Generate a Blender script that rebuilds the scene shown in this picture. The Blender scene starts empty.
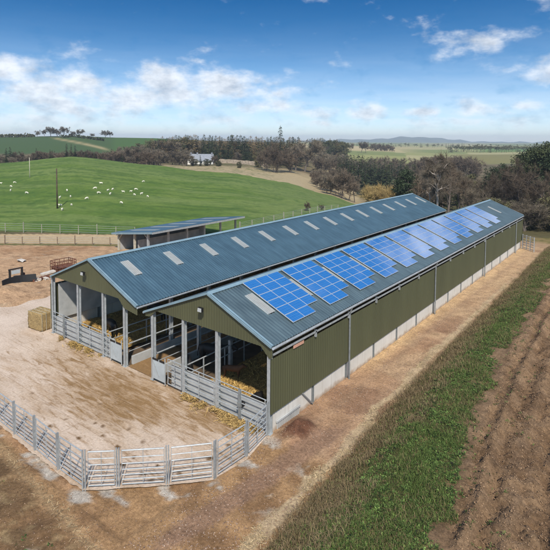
import bpy, bmesh, math, random
import numpy as np
from mathutils import Vector, Matrix

random.seed(7)
RNG = np.random.default_rng(11)
SC = bpy.context.scene
COL = SC.collection

# ------------------------------------------------------------------ camera
F = 496.09
PITCH, YAW, ROLL, PY = 0.0563, 0.6611, 0.0062, 168.55
CAM = np.array([13.059, -16.569, 12.827])
FW = np.array([-math.sin(YAW) * math.cos(PITCH), math.cos(YAW) * math.cos(PITCH), -math.sin(PITCH)])
RT = np.array([math.cos(YAW), math.sin(YAW), 0.0])
UP = np.cross(RT, FW)
FH = np.array([-math.sin(YAW), math.cos(YAW), 0.0])
cam_d = bpy.data.cameras.new('camera')
cam_d.sensor_width = 36.0
cam_d.lens = 36.0 * F / 550.0
cam_d.shift_y = -(275 - PY) / 550.0
cam_d.clip_start, cam_d.clip_end = 0.5, 9000
cam = bpy.data.objects.new('camera', cam_d)
COL.objects.link(cam)
r_ = RT * math.cos(ROLL) + UP * math.sin(ROLL)
u_ = UP * math.cos(ROLL) - RT * math.sin(ROLL)
M4 = Matrix(((r_[0], u_[0], -FW[0], CAM[0]), (r_[1], u_[1], -FW[1], CAM[1]), (r_[2], u_[2], -FW[2], CAM[2]), (0, 0, 0, 1)))
cam.matrix_world = M4
SC.camera = cam


def ray(x, y):
    u, v = (x - 275) / F, (y - PY) / F
    u, v = u * math.cos(ROLL) + v * math.sin(ROLL), -u * math.sin(ROLL) + v * math.cos(ROLL)
    return FW + RT * u - UP * v


def at_dist(x, y, D):
    r = ray(x, y)
    return CAM + r * (D / float(r @ FH))


def on_z(x, y, z=0.0):
    r = ray(x, y)
    return CAM + r * ((z - CAM[2]) / r[2])


# ------------------------------------------------------------------ noise
def _hash(ix, iy, seed):
    n = (ix.astype(np.int64) * 374761393 + iy.astype(np.int64) * 668265263 + seed * 982451653) & 0x7FFFFFFF
    n = ((n ^ (n >> 13)) * 1274126177) & 0x7FFFFFFF
    n = (n ^ (n >> 16)) & 0xFFFF
    return n / 65535.0


def vnoise(x, y, seed=0):
    ix, iy = np.floor(x), np.floor(y)
    fx, fy = x - ix, y - iy
    fx, fy = fx * fx * (3 - 2 * fx), fy * fy * (3 - 2 * fy)
    a, b = _hash(ix, iy, seed), _hash(ix + 1, iy, seed)
    c, d = _hash(ix, iy + 1, seed), _hash(ix + 1, iy + 1, seed)
    return (a * (1 - fx) + b * fx) * (1 - fy) + (c * (1 - fx) + d * fx) * fy


def fbm(x, y, scale, octs=4, seed=0):
    s, amp, tot = 0.0, 1.0, 0.0
    for k in range(octs):
        s = s + amp * vnoise(x / scale + 17.3 * k, y / scale - 9.1 * k, seed + k)
        tot += amp
        amp *= 0.5
        scale *= 0.5
    return s / tot


def sstep(a, b, x):
    t = np.clip((x - a) / (b - a), 0, 1)
    return t * t * (3 - 2 * t)


# ------------------------------------------------------------------ mesh helpers
class MB:
    def __init__(s):
        s.v, s.f = [], []

    def add(s, vs, fs):
        n = len(s.v)
        s.v += [tuple(map(float, p)) for p in vs]
        s.f += [tuple(i + n for i in q) for q in fs]

    def box(s, x0, x1, y0, y1, z0, z1):
        s.add([(x0, y0, z0), (x1, y0, z0), (x1, y1, z0), (x0, y1, z0), (x0, y0, z1), (x1, y0, z1), (x1, y1, z1), (x0, y1, z1)],
              [(0, 3, 2, 1), (4, 5, 6, 7), (0, 1, 5, 4), (1, 2, 6, 5), (2, 3, 7, 6), (3, 0, 4, 7)])
        return s

    def bar(s, p0, p1, w, h, up=(0, 0, 1)):
        p0, p1 = np.array(p0, float), np.array(p1, float)
        d = p1 - p0
        d /= np.linalg.norm(d) + 1e-9
        side = np.cross(d, up)
        if np.linalg.norm(side) < 1e-4:
            side = np.cross(d, (1, 0, 0))
        side /= np.linalg.norm(side)
        uu = np.cross(side, d)
        a, b = side * w / 2, uu * h / 2
        s.add([p0 - a - b, p0 + a - b, p0 + a + b, p0 - a + b, p1 - a - b, p1 + a - b, p1 + a + b, p1 - a + b],
              [(0, 1, 2, 3), (4, 7, 6, 5), (0, 4, 5, 1), (1, 5, 6, 2), (2, 6, 7, 3), (3, 7, 4, 0)])
        return s

    def tube(s, p0, p1, r0, r1=None, n=8, caps=True):
        r1 = r0 if r1 is None else r1
        p0, p1 = np.array(p0, float), np.array(p1, float)
        d = p1 - p0
        d /= np.linalg.norm(d) + 1e-9
        side = np.cross(d, (0, 0, 1) if abs(d[2]) < .9 else (1, 0, 0))
        side /= np.linalg.norm(side)
        uu = np.cross(side, d)
        vs = []
        for p, r in ((p0, r0), (p1, r1)):
            for k in range(n):
                t = 2 * math.pi * k / n
                vs.append(p + (side * math.cos(t) + uu * math.sin(t)) * r)
        fs = [(k, (k + 1) % n, n + (k + 1) % n, n + k) for k in range(n)]
        if caps:
            fs += [tuple(range(n - 1, -1, -1)), tuple(range(n, 2 * n))]
        s.add(vs, fs)
        return s

    def build(s, name, mat, parent=None, smooth=False, loc=None):
        me = bpy.data.meshes.new(name)
        off = np.zeros(3)
        if parent is not None:
            p = parent
            while p is not None:
                off = off + np.array(p.location)
                p = p.parent
        elif loc is not None:
            off = np.array(loc, float)
        vs = (np.array(s.v) - off) if len(s.v) else np.zeros((0, 3))
        me.from_pydata(vs.tolist(), [], s.f)
        me.materials.append(mat)
        if smooth:
            me.polygons.foreach_set('use_smooth', [True] * len(me.polygons))
        me.update()
        o = bpy.data.objects.new(name, me)
        COL.objects.link(o)
        if parent is not None:
            o.parent = parent
        elif loc is not None:
            o.location = off
        return o


def np_mesh(name, verts, faces, mat, smooth=False, parent=None):
    """faces: (n,3) or (n,4) int array"""
    me = bpy.data.meshes.new(name)
    k = faces.shape[1]
    me.vertices.add(len(verts))
    me.vertices.foreach_set('co', np.asarray(verts, np.float32).ravel())
    me.loops.add(faces.size)
    me.loops.foreach_set('vertex_index', faces.astype(np.int32).ravel())
    me.polygons.add(len(faces))
    me.polygons.foreach_set('loop_start', np.arange(0, faces.size, k, dtype=np.int32))
    me.polygons.foreach_set('loop_total', np.full(len(faces), k, np.int32))
    if smooth:
        me.polygons.foreach_set('use_smooth', np.ones(len(faces), bool))
    me.materials.append(mat)
    me.update(calc_edges=True)
    me.validate()
    o = bpy.data.objects.new(name, me)
    COL.objects.link(o)
    if parent:
        o.parent = parent
    return o


def color_attr(o, name, rgb):
    a = o.data.color_attributes.new(name, 'FLOAT_COLOR', 'POINT')
    c = np.ones((len(o.data.vertices), 4), np.float32)
    c[:, :3] = rgb
    a.data.foreach_set('color', c.ravel())


def empty(name, loc, label=None, cat=None, group=None, rz=0):
    o = bpy.data.objects.new(name, None)
    COL.objects.link(o)
    o.location = [float(v) for v in loc]
    o.rotation_euler = (0, 0, rz)
    tag(o, label, cat, group)
    return o


def tag(o, label=None, cat=None, group=None, kind=None):
    for k, v in (('label', label), ('category', cat), ('group', group), ('kind', kind)):
        if v:
            o[k] = v
    return o


def copy_tree(o, parent=None):
    c = o.copy()
    COL.objects.link(c)
    c.parent = parent
    for ch in list(o.children):
        copy_tree(ch, c)
    return c


# ------------------------------------------------------------------ materials
def new_mat(name):
    m = bpy.data.materials.new(name)
    m.use_nodes = True
    nt = m.node_tree
    b = nt.nodes['Principled BSDF']
    return m, nt, b


def N(nt, t, **kw):
    n = nt.nodes.new(t)
    for k, v in kw.items():
        if k in n.inputs:
            n.inputs[k].default_value = v
        else:
            setattr(n, k, v)
    return n


def mix_col(nt, a, b, fac, blend='MIX'):
    n = nt.nodes.new('ShaderNodeMix')
    n.data_type = 'RGBA'
    n.blend_type = blend
    for sock, v in ((n.inputs[0], fac), (n.inputs[6], a), (n.inputs[7], b)):
        if isinstance(v, (int, float)):
            sock.default_value = v
        elif isinstance(v, (tuple, list)):
            sock.default_value = (*v[:3], 1)
        else:
            nt.links.new(v, sock)
    return n.outputs[2]


def ramp(nt, src, p0, p1, c0=(0, 0, 0), c1=(1, 1, 1)):
    n = nt.nodes.new('ShaderNodeValToRGB')
    n.color_ramp.elements[0].position = p0
    n.color_ramp.elements[1].position = p1
    n.color_ramp.elements[0].color = (*c0, 1)
    n.color_ramp.elements[1].color = (*c1, 1)
    nt.links.new(src, n.inputs[0])
    return n.outputs[0]


def noise_out(nt, scale, detail=4, vec=None, rough=0.55, dist=0.0):
    n = N(nt, 'ShaderNodeTexNoise', Scale=scale, Detail=detail, Roughness=rough, Distortion=dist)
    if vec is not None:
        nt.links.new(vec, n.inputs['Vector'])
    return n.outputs['Fac']


def obj_vec(nt, scale=(1, 1, 1), rot=(0, 0, 0), world=True):
    if world:
        g = nt.nodes.new('ShaderNodeNewGeometry').outputs['Position']
    else:
        g = nt.nodes.new('ShaderNodeTexCoord').outputs['Object']
    m = nt.nodes.new('ShaderNodeMapping')
    m.inputs['Scale'].default_value = scale
    m.inputs['Rotation'].default_value = rot
    nt.links.new(g, m.inputs[0])
    return m.outputs[0]


def bump(nt, b, h, strength=0.3, dist=0.02):
    n = N(nt, 'ShaderNodeBump', Strength=strength, Distance=dist)
    nt.links.new(h, n.inputs['Height'])
    nt.links.new(n.outputs[0], b.inputs['Normal'])


def mat_simple(name, c, rough=0.6, metal=0.0, var=0.25, scale=3.0, bmp=0.0, c2=None, spec=0.5, stretch=(1, 1, 1)):
    m, nt, b = new_mat(name)
    v = obj_vec(nt, stretch)
    nz = noise_out(nt, scale, 5, v)
    lo = tuple(x * (1 - var) for x in c)
    hi = c2 or tuple(min(1, x * (1 + var)) for x in c)
    r = ramp(nt, nz, 0.3, 0.7, lo, hi)
    nt.links.new(r, b.inputs['Base Color'])
    b.inputs['Roughness'].default_value = rough
    b.inputs['Metallic'].default_value = metal
    b.inputs['Specular IOR Level'].default_value = spec
    if bmp:
        bump(nt, b, noise_out(nt, scale * 6, 4, v), bmp, 0.03)
    return m


def mat_land():
    m, nt, b = new_mat('land')
    ca = nt.nodes.new('ShaderNodeVertexColor')
    ca.layer_name = 'Col'
    ma = nt.nodes.new('ShaderNodeVertexColor')
    ma.layer_name = 'Mask'
    sep = nt.nodes.new('ShaderNodeSeparateColor')
    nt.links.new(ma.outputs[0], sep.inputs[0])
    v = obj_vec(nt)
    n1 = noise_out(nt, 1.3, 6, v, 0.65)
    n2 = noise_out(nt, 9.0, 6, v, 0.7)
    f1 = ramp(nt, n1, 0.25, 0.75, (0.64, 0.62, 0.60), (1.33, 1.32, 1.30))
    f2 = ramp(nt, n2, 0.25, 0.75, (0.50, 0.48, 0.46), (1.48, 1.47, 1.45))
    f3 = ramp(nt, noise_out(nt, 38.0, 4, v, 0.7), 0.28, 0.72, (0.62, 0.61, 0.60), (1.36, 1.36, 1.35))
    c = mix_col(nt, ca.outputs[0], f1, sep.outputs[2], 'MULTIPLY')
    c = mix_col(nt, c, f2, sep.outputs[2], 'MULTIPLY')
    c = mix_col(nt, c, f3, sep.outputs[2], 'MULTIPLY')
    # stones and pale chips where Mask.r says gravel
    vo = N(nt, 'ShaderNodeTexVoronoi', Scale=11.0)
    nt.links.new(v, vo.inputs['Vector'])
    chip = ramp(nt, vo.outputs['Distance'], 0.16, 0.26, (1, 1, 1), (0, 0, 0))
    pick = nt.nodes.new('ShaderNodeSeparateColor')
    nt.links.new(vo.outputs['Color'], pick.inputs[0])
    sel = ramp(nt, pick.outputs[0], 0.62, 0.68)
    mm = N(nt, 'ShaderNodeMath', operation='MULTIPLY')
    nt.links.new(chip, mm.inputs[0])
    nt.links.new(sel, mm.inputs[1])
    m2 = N(nt, 'ShaderNodeMath', operation='MULTIPLY')
    nt.links.new(mm.outputs[0], m2.inputs[0])
    nt.links.new(sep.outputs[0], m2.inputs[1])
    stone = mix_col(nt, (0.30, 0.22, 0.165), (0.13, 0.095, 0.08), pick.outputs[1])
    c = mix_col(nt, c, stone, m2.outputs[0])
    nt.links.new(c, b.inputs['Base Color'])
    b.inputs['Roughness'].default_value = 0.95
    b.inputs['Specular IOR Level'].default_value = 0.15
    hb = noise_out(nt, 6.0, 9, v, 0.78)
    bm = N(nt, 'ShaderNodeBump', Distance=0.17)
    nt.links.new(hb, bm.inputs['Height'])
    nt.links.new(sep.outputs[1], bm.inputs['Strength'])
    nt.links.new(bm.outputs[0], b.inputs['Normal'])
    return m


def mat_concrete_yard():
    m, nt, b = new_mat('yard_concrete')
    v = obj_vec(nt)
    base = ramp(nt, noise_out(nt, 0.5, 6, v), 0.3, 0.7, (0.50, 0.395, 0.31), (0.63, 0.52, 0.43))
    # scraped muck in streaks along the scraper's run (roughly along x - y diagonal)
    vs = obj_vec(nt, (0.35, 1.6, 1), (0, 0, math.radians(-52)))
    st = noise_out(nt, 1.1, 7, vs, 0.65, 0.4)
    vs2 = obj_vec(nt, (0.5, 2.6, 1), (0, 0, math.radians(24)))
    st2 = noise_out(nt, 1.5, 6, vs2, 0.7, 0.6)
    ca = nt.nodes.new('ShaderNodeVertexColor')
    ca.layer_name = 'Mask'
    sep = nt.nodes.new('ShaderNodeSeparateColor')
    nt.links.new(ca.outputs[0], sep.inputs[0])
    a = N(nt, 'ShaderNodeMath', operation='MULTIPLY_ADD')
    a.inputs[1].default_value = 0.62
    nt.links.new(sep.outputs[0], a.inputs[0])
    nt.links.new(st, a.inputs[2])
    k1 = ramp(nt, a.outputs[0], 0.60, 0.95)
    k1m = N(nt, 'ShaderNodeMath', operation='MULTIPLY')
    k1m.inputs[1].default_value = 0.74
    nt.links.new(k1, k1m.inputs[0])
    c = mix_col(nt, base, (0.36, 0.235, 0.125), k1m.outputs[0])
    a2 = N(nt, 'ShaderNodeMath', operation='MULTIPLY_ADD')
    a2.inputs[1].default_value = 0.34
    nt.links.new(sep.outputs[0], a2.inputs[0])
    nt.links.new(st2, a2.inputs[2])
    k2 = ramp(nt, a2.outputs[0], 0.62, 0.80)
    c = mix_col(nt, c, (0.26, 0.16, 0.075), k2)
    # dark wet pats
    vp = N(nt, 'ShaderNodeTexVoronoi', Scale=1.7)
    nzv = N(nt, 'ShaderNodeTexNoise', Scale=3.0, Detail=3)
    nt.links.new(v, nzv.inputs['Vector'])
    wv = mix_col(nt, v, nzv.outputs['Color'], 0.35, 'ADD')
    nt.links.new(wv, vp.inputs['Vector'])
    sp = nt.nodes.new('ShaderNodeSeparateColor')
    nt.links.new(vp.outputs['Color'], sp.inputs[0])
    pat = ramp(nt, vp.outputs['Distance'], 0.10, 0.30, (1, 1, 1), (0, 0, 0))
    psel = ramp(nt, sp.outputs[0], 0.48, 0.53)
    pm = N(nt, 'ShaderNodeMath', operation='MULTIPLY')
    nt.links.new(pat, pm.inputs[0])
    nt.links.new(psel, pm.inputs[1])
    pm2 = N(nt, 'ShaderNodeMath', operation='MULTIPLY')
    nt.links.new(pm.outputs[0], pm2.inputs[0])
    nt.links.new(sep.outputs[1], pm2.inputs[1])
    c = mix_col(nt, c, (0.14, 0.08, 0.035), pm2.outputs[0])
    # slab joints: only where the slabs are clean enough to show them
    br = N(nt, 'ShaderNodeTexBrick', Scale=1.0)
    br.offset = 0.0
    br.inputs['Brick Width'].default_value = 3.6
    br.inputs['Row Height'].default_value = 2.4
    br.inputs['Mortar Size'].default_value = 0.022
    br.inputs['Color1'].default_value = (1, 1, 1, 1)
    br.inputs['Color2'].default_value = (0.94, 0.94, 0.93, 1)
    br.inputs['Mortar'].default_value = (0.62, 0.56, 0.5, 1)
    nt.links.new(v, br.inputs['Vector'])
    c = mix_col(nt, c, br.outputs['Color'], 0.5, 'MULTIPLY')
    f2 = ramp(nt, noise_out(nt, 9, 8, v, 0.78), 0.25, 0.75, (0.64, 0.62, 0.60), (1.26, 1.26, 1.26))
    c = mix_col(nt, c, f2, 1.0, 'MULTIPLY')
    nt.links.new(c, b.inputs['Base Color'])
    b.inputs['Roughness'].default_value = 0.9
    b.inputs['Specular IOR Level'].default_value = 0.2
    bump(nt, b, noise_out(nt, 10, 6, v, 0.7), 0.35, 0.04)
    return m


def mat_roof(name, c, rough=0.36):
    m, nt, b = new_mat(name)
    v = obj_vec(nt)
    vs = obj_vec(nt, (0.3, 2.5, 1))
    a = ramp(nt, noise_out(nt, 0.8, 5, v), 0.3, 0.7, tuple(x * 0.88 for x in c), tuple(x * 1.1 for x in c))
    s = ramp(nt, noise_out(nt, 1.5, 5, vs), 0.35, 0.72, (0.76, 0.77, 0.78), (1.12, 1.12, 1.11))
    c2 = mix_col(nt, a, s, 1.0, 'MULTIPLY')
    nt.links.new(c2, b.inputs['Base Color'])
    b.inputs['Roughness'].default_value = rough
    b.inputs['Specular IOR Level'].default_value = 0.6
    return m


def mat_foliage(name, cols, rough=0.8, nscale=0.9):
    """crown material: albedo by tree (random per object) and by leaf clump"""
    m, nt, b = new_mat(name)
    oi = nt.nodes.new('ShaderNodeObjectInfo')
    a = ramp(nt, oi.outputs['Random'], 0.0, 1.0, cols[0], cols[1])
    v = obj_vec(nt, world=False)
    f = ramp(nt, noise_out(nt, nscale, 4, v), 0.3, 0.7, (0.6, 0.6, 0.6), (1.35, 1.35, 1.3))
    c = mix_col(nt, a, f, 1.0, 'MULTIPLY')
    nt.links.new(c, b.inputs['Base Color'])
    b.inputs['Roughness'].default_value = rough
    b.inputs['Specular IOR Level'].default_value = 0.2
    return m


def mat_attr(name, rough=0.85, layer='Col'):
    m, nt, b = new_mat(name)
    ca = nt.nodes.new('ShaderNodeVertexColor')
    ca.layer_name = layer
    nt.links.new(ca.outputs[0], b.inputs['Base Color'])
    b.inputs['Roughness'].default_value = rough
    b.inputs['Specular IOR Level'].default_value = 0.25
    return m


MT = dict(
    land=mat_land(), yard=mat_concrete_yard(),
    roof_a=mat_roof('roof_sheet_grey', (0.085, 0.125, 0.145)),
    roof_b=mat_roof('roof_sheet_blue', (0.062, 0.115, 0.155)),
    trim=mat_simple('verge_trim', (0.20, 0.295, 0.35), 0.4, 0, 0.12, 2),
    olive=mat_simple('olive_cladding', (0.080, 0.083, 0.042), 0.55, 0, 0.10, 0.7, stretch=(1, 1, 0.2)),
    galv=mat_simple('galvanised_steel', (0.42, 0.45, 0.47), 0.45, 0.35, 0.18, 6),
    galv_mid=mat_simple('dull_galvanised_steel', (0.33, 0.355, 0.37), 0.5, 0.3, 0.25, 5),
    galv_dark=mat_simple('weathered_steel', (0.24, 0.26, 0.27), 0.5, 0.3, 0.18, 6),
    dark=mat_simple('dark_steel', (0.05, 0.055, 0.06), 0.6, 0, 0.2, 4),
    wall=mat_simple('precast_concrete', (0.60, 0.57, 0.53), 0.85, 0, 0.10, 1.2, 0.15),
    panel=mat_simple('concrete_panel', (0.40, 0.41, 0.41), 0.85, 0, 0.18, 1.5, 0.2),
    sheetgrey=mat_simple('grey_sheet', (0.42, 0.47, 0.50), 0.5, 0.1, 0.12, 2),
    skylight=mat_simple('skylight_sheet', (0.45, 0.50, 0.52), 0.35, 0, 0.10, 3),
    black=mat_simple('black_plastic', (0.012, 0.012, 0.013), 0.5, 0, 0.2, 4),
    lens=mat_simple('lamp_lens', (0.40, 0.42, 0.43), 0.2, 0, 0.05, 4),
    salmon=mat_simple('salmon_board', (0.55, 0.30, 0.21), 0.7, 0, 0.12, 8),
    red=mat_simple('red_paint', (0.20, 0.03, 0.025), 0.6, 0, 0.2, 4),
    bale=mat_simple('baled_straw', (0.36, 0.255, 0.115), 0.95, 0, 0.45, 9, 0.9, stretch=(1, 1, 3)),
    bale_old=mat_simple('old_bale', (0.17, 0.10, 0.05), 0.95, 0, 0.4, 9, 0.9),
    rust=mat_simple('rusty_steel', (0.15, 0.06, 0.035), 0.85, 0.1, 0.4, 6),
    wood=mat_simple('fence_timber', (0.21, 0.15, 0.10), 0.9, 0, 0.3, 5),
    wood_pale=mat_simple('pale_timber', (0.45, 0.42, 0.34), 0.9, 0, 0.2, 5),
    fence_grey=mat_simple('weathered_timber', (0.30, 0.29, 0.23), 0.9, 0, 0.2, 5),
    pole=mat_simple('creosoted_pole', (0.07, 0.05, 0.035), 0.9, 0, 0.3, 2),
    bark=mat_simple('bark', (0.14, 0.115, 0.10), 0.95, 0, 0.35, 3, stretch=(1, 1, 0.3)),
    birch=mat_simple('pale_bark', (0.36, 0.31, 0.27), 0.9, 0, 0.3, 2, stretch=(1, 1, 2)),
    cow=mat_simple('black_hide', (0.010, 0.009, 0.009), 0.55, 0, 0.4, 3),
    calf=mat_simple('brown_hide', (0.14, 0.06, 0.025), 0.7, 0, 0.3, 3),
    white=mat_simple('white_paint', (0.78, 0.77, 0.74), 0.7, 0, 0.06, 3),
    bone=mat_simple('off_white', (0.52, 0.48, 0.43), 0.85, 0, 0.2, 3),
    wool=mat_simple('wool', (0.75, 0.71, 0.60), 0.95, 0, 0.12, 6),
    slate=mat_simple('slate', (0.21, 0.23, 0.27), 0.6, 0, 0.2, 2),
    glass=mat_simple('dark_glass', (0.03, 0.04, 0.05), 0.1, 0, 0.1, 2),
    stone=mat_simple('rubble_stone', (0.33, 0.27, 0.21), 0.95, 0, 0.4, 1.2, 0.3),
    attr=mat_attr('blades'), attr2=mat_attr('stones', 0.95),
    twig=mat_foliage('twigs_brown', ((0.095, 0.076, 0.058), (0.22, 0.185, 0.14))),
    twig_purple=mat_foliage('twigs_purple', ((0.100, 0.076, 0.058), (0.175, 0.135, 0.10))),
    needles=mat_foliage('needles', ((0.026, 0.044, 0.024), (0.075, 0.088, 0.040))),
    larch=mat_foliage('larch_twigs', ((0.16, 0.115, 0.065), (0.24, 0.18, 0.09))),
    willow=mat_foliage('willow_twigs', ((0.36, 0.26, 0.11), (0.42, 0.31, 0.14))),
    bushy=mat_foliage('bush_leaves', ((0.06, 0.07, 0.035), (0.13, 0.12, 0.06))),
)


def mat_solar():
    m, nt, b = new_mat('solar_cells')
    v = obj_vec(nt)
    br = N(nt, 'ShaderNodeTexBrick', Scale=1.0)
    br.offset = 0
    br.inputs['Brick Width'].default_value = 0.16
    br.inputs['Row Height'].default_value = 0.145
    br.inputs['Mortar Size'].default_value = 0.006
    br.inputs['Color1'].default_value = (0.030, 0.19, 0.53, 1)
    br.inputs['Color2'].default_value = (0.026, 0.17, 0.49, 1)
    br.inputs['Mortar'].default_value = (0.12, 0.26, 0.55, 1)
    mp = obj_vec(nt, (1, 1, 1), (0, 0, math.pi / 2))
    nt.links.new(mp, br.inputs['Vector'])
    nt.links.new(br.outputs['Color'], b.inputs['Base Color'])
    b.inputs['Roughness'].default_value = 0.12
    b.inputs['Specular IOR Level'].default_value = 1.0
    b.inputs['Coat Weight'].default_value = 1.0
    b.inputs['Coat Roughness'].default_value = 0.05
    b.inputs['Coat IOR'].default_value = 3.2
    return m


m_, nt_k, b_ = new_mat('rooflight')
tr_ = nt_k.nodes.new('ShaderNodeBsdfTranslucent')
tr_.inputs['Color'].default_value = (0.92, 0.93, 0.88, 1)
nv_ = noise_out(nt_k, 4, 4, obj_vec(nt_k))
nt_k.links.new(ramp(nt_k, nv_, .3, .7, (0.62, 0.67, 0.68), (0.78, 0.82, 0.83)), b_.inputs['Base Color'])
b_.inputs['Roughness'].default_value = 0.35
ms_ = nt_k.nodes.new('ShaderNodeMixShader')
ms_.inputs[0].default_value = 0.62
nt_k.links.new(b_.outputs[0], ms_.inputs[1])
nt_k.links.new(tr_.outputs[0], ms_.inputs[2])
nt_k.links.new(ms_.outputs[0], nt_k.nodes['Material Output'].inputs[0])
MT['skylight'] = m_
MT['solar'] = mat_solar()
def mat_wall():
    m, nt, b = new_mat('precast_wall')
    v = obj_vec(nt)
    base = ramp(nt, noise_out(nt, 1.0, 5, v), .3, .7, (0.55, 0.525, 0.48), (0.64, 0.62, 0.58))
    g = nt.nodes.new('ShaderNodeSeparateXYZ')
    nt.links.new(v, g.inputs[0])
    k = N(nt, 'ShaderNodeMath', operation='MULTIPLY_ADD')
    k.inputs[1].default_value = -1.6
    nt.links.new(g.outputs[2], k.inputs[0])
    nt.links.new(noise_out(nt, 2.2, 6, v, .65), k.inputs[2])
    c = mix_col(nt, base, (0.34, 0.24, 0.155), ramp(nt, k.outputs[0], .12, .55))
    vs = obj_vec(nt, (1, 3.5, .25))
    st = ramp(nt, noise_out(nt, 1.4, 5, vs), .52, .75, (1, 1, 1), (.74, .72, .68))
    c = mix_col(nt, c, st, .8, 'MULTIPLY')
    nt.links.new(c, b.inputs['Base Color'])
    b.inputs['Roughness'].default_value = .9
    bump(nt, b, noise_out(nt, 12, 5, v), .15, .02)
    return m


MT['wall'] = mat_wall()
MT['solar_frame'] = mat_simple('panel_frame', (0.62, 0.66, 0.70), 0.35, 0.3, 0.06, 3)


def mat_straw():
    m, nt, b = new_mat('straw_litter')
    v = obj_vec(nt)
    n1 = noise_out(nt, 1.2, 5, v)
    n2 = noise_out(nt, 16, 6, v, 0.75)
    a = ramp(nt, n1, 0.3, 0.75, (0.24, 0.14, 0.045), (0.60, 0.40, 0.13))
    f = ramp(nt, n2, 0.3, 0.7, (0.5, 0.45, 0.4), (1.4, 1.4, 1.3))
    nt.links.new(mix_col(nt, a, f, 1.0, 'MULTIPLY'), b.inputs['Base Color'])
    b.inputs['Roughness'].default_value = 0.95
    bump(nt, b, n2, 0.9, 0.1)
    return m


MT['straw'] = mat_straw()
MT['muck'] = mat_simple('mucky_floor', (0.11, 0.075, 0.045), 0.8, 0, 0.4, 1.2, 0.4)
MT['feed'] = mat_simple('silage_feed', (0.20, 0.12, 0.055), 0.95, 0, 0.45, 4, 0.8)

# ------------------------------------------------------------------ terrain
# heights beyond the farmyard: measured as image rows at known distances, turned into real heights
PXK = np.array([-150, 0, 73, 153, 200, 230, 284, 328, 360, 420, 480, 550, 700], float)
DK = np.array([65, 85, 110, 135, 160, 200, 260, 350, 450, 700, 1200, 4000], float)
Ytab = {  # row of the ground seen at that distance; None = keep z of the previous column entry list
    160: [172, 163, 156.6, 165, 171, 172.5, 180, 192, 203, 203, 196, 193, 190],
    200: [174, 167, 160, 166, 169, 170, 174, 184, 194, 197, 188, 186, 184],
    260: [170, 168, 164, 163, 162, 161.5, 165, 174, 183, 184, 178, 176, 174],
    350: [152, 152, 152, 153, 154, 154, 158, 163, 167, 170, 167, 165, 163],
    450: [137, 136.5, 136.5, 138, 142, 143, 148, 152, 155, 157, 157, 156, 155],
    700: [139, 139, 139, 139, 140.5, 141.5, 145, 147.5, 149, 151, 151.5, 151.5, 151],
    1200: [140, 140, 140, 140, 141, 142, 143, 144.2, 145, 146, 146.8, 147.3, 147],
    4000: [139.6, 139.8, 140, 140.5, 140.8, 141, 141.6, 142, 142.2, 142.5, 142.8, 143.2, 143.5],
}
ZT = np.zeros((len(DK), len(PXK)))
for i, D in enumerate(DK):
    for j, px in enumerate(PXK):
        if D in Ytab:
            ZT[i, j] = at_dist(px, Ytab[D][j], D)[2]
zc = ZT[4].copy()
for j in range(len(PXK)):
    if zc[j] > 0:   # a rounded hill
        ZT[1, j], ZT[2, j], ZT[3, j] = zc[j] * 0.22, zc[j] * 0.52, zc[j] * 0.84
    elif PXK[j] < 450:
        ZT[1, j], ZT[2, j], ZT[3, j] = zc[j] * 0.05, zc[j] * 0.3, zc[j] * 0.65
    else:
        ZT[1, j], ZT[2, j], ZT[3, j] = 0, zc[j] * 0.25, zc[j] * 0.6


def polar(x, y):
    dx, dy = x - CAM[0], y - CAM[1]
    D = dx * FH[0] + dy * FH[1]
    S = dx * RT[0] + dy * RT[1]
    px = 275 + F * S / np.maximum(D, 1.0)
    return D, px


XB_Y = [-40, -4.8, -1.4, 5, 14, 26, 46, 60]
XB_X = [4.0, 3.65, 3.5, 3.1, 2.95, 2.9, 2.5, 2.2]
XT_Y = [-40, -9, -2.5, 3.5, 12, 28, 50, 60]
XT_X = [10.5, 9.3, 8.45, 7.5, 6.55, 6.1, 5.4, 5.0]


def bank_h(y):
    return np.interp(y, [-30, 20, 45, 58], [0.95, 0.95, 0.6, 0.0])


def Zfar(x, y):
    D, px = polar(x, y)
    fj = np.interp(np.clip(px, PXK[0], PXK[-1]), PXK, np.arange(len(PXK)))
    fi = np.interp(np.log(np.clip(D, DK[0], DK[-1])), np.log(DK), np.arange(len(DK)))
    i0 = np.clip(np.floor(fi).astype(int), 0, len(DK) - 2)
    j0 = np.clip(np.floor(fj).astype(int), 0, len(PXK) - 2)
    ti, tj = fi - i0, fj - j0
    tj = tj * tj * (3 - 2 * tj) * 0.6 + tj * 0.4
    z = (ZT[i0, j0] * (1 - tj) + ZT[i0, j0 + 1] * tj) * (1 - ti) + (ZT[i0 + 1, j0] * (1 - tj) + ZT[i0 + 1, j0 + 1] * tj) * ti
    return np.where(D < DK[0], 0.0, z)


def Zbase(x, y):
    """the lie of the land without clods"""
    x, y = np.asarray(x, float), np.asarray(y, float)
    z = Zfar(x, y)
    xb = np.interp(y, XB_Y, XB_X)
    b = bank_h(y) * sstep(0.0, 2.6, x - xb + 0.25 * (fbm(x, y, 1.5, 3, 5) - 0.5))
    b = b * sstep(75, 55, y)
    return z + b


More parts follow.
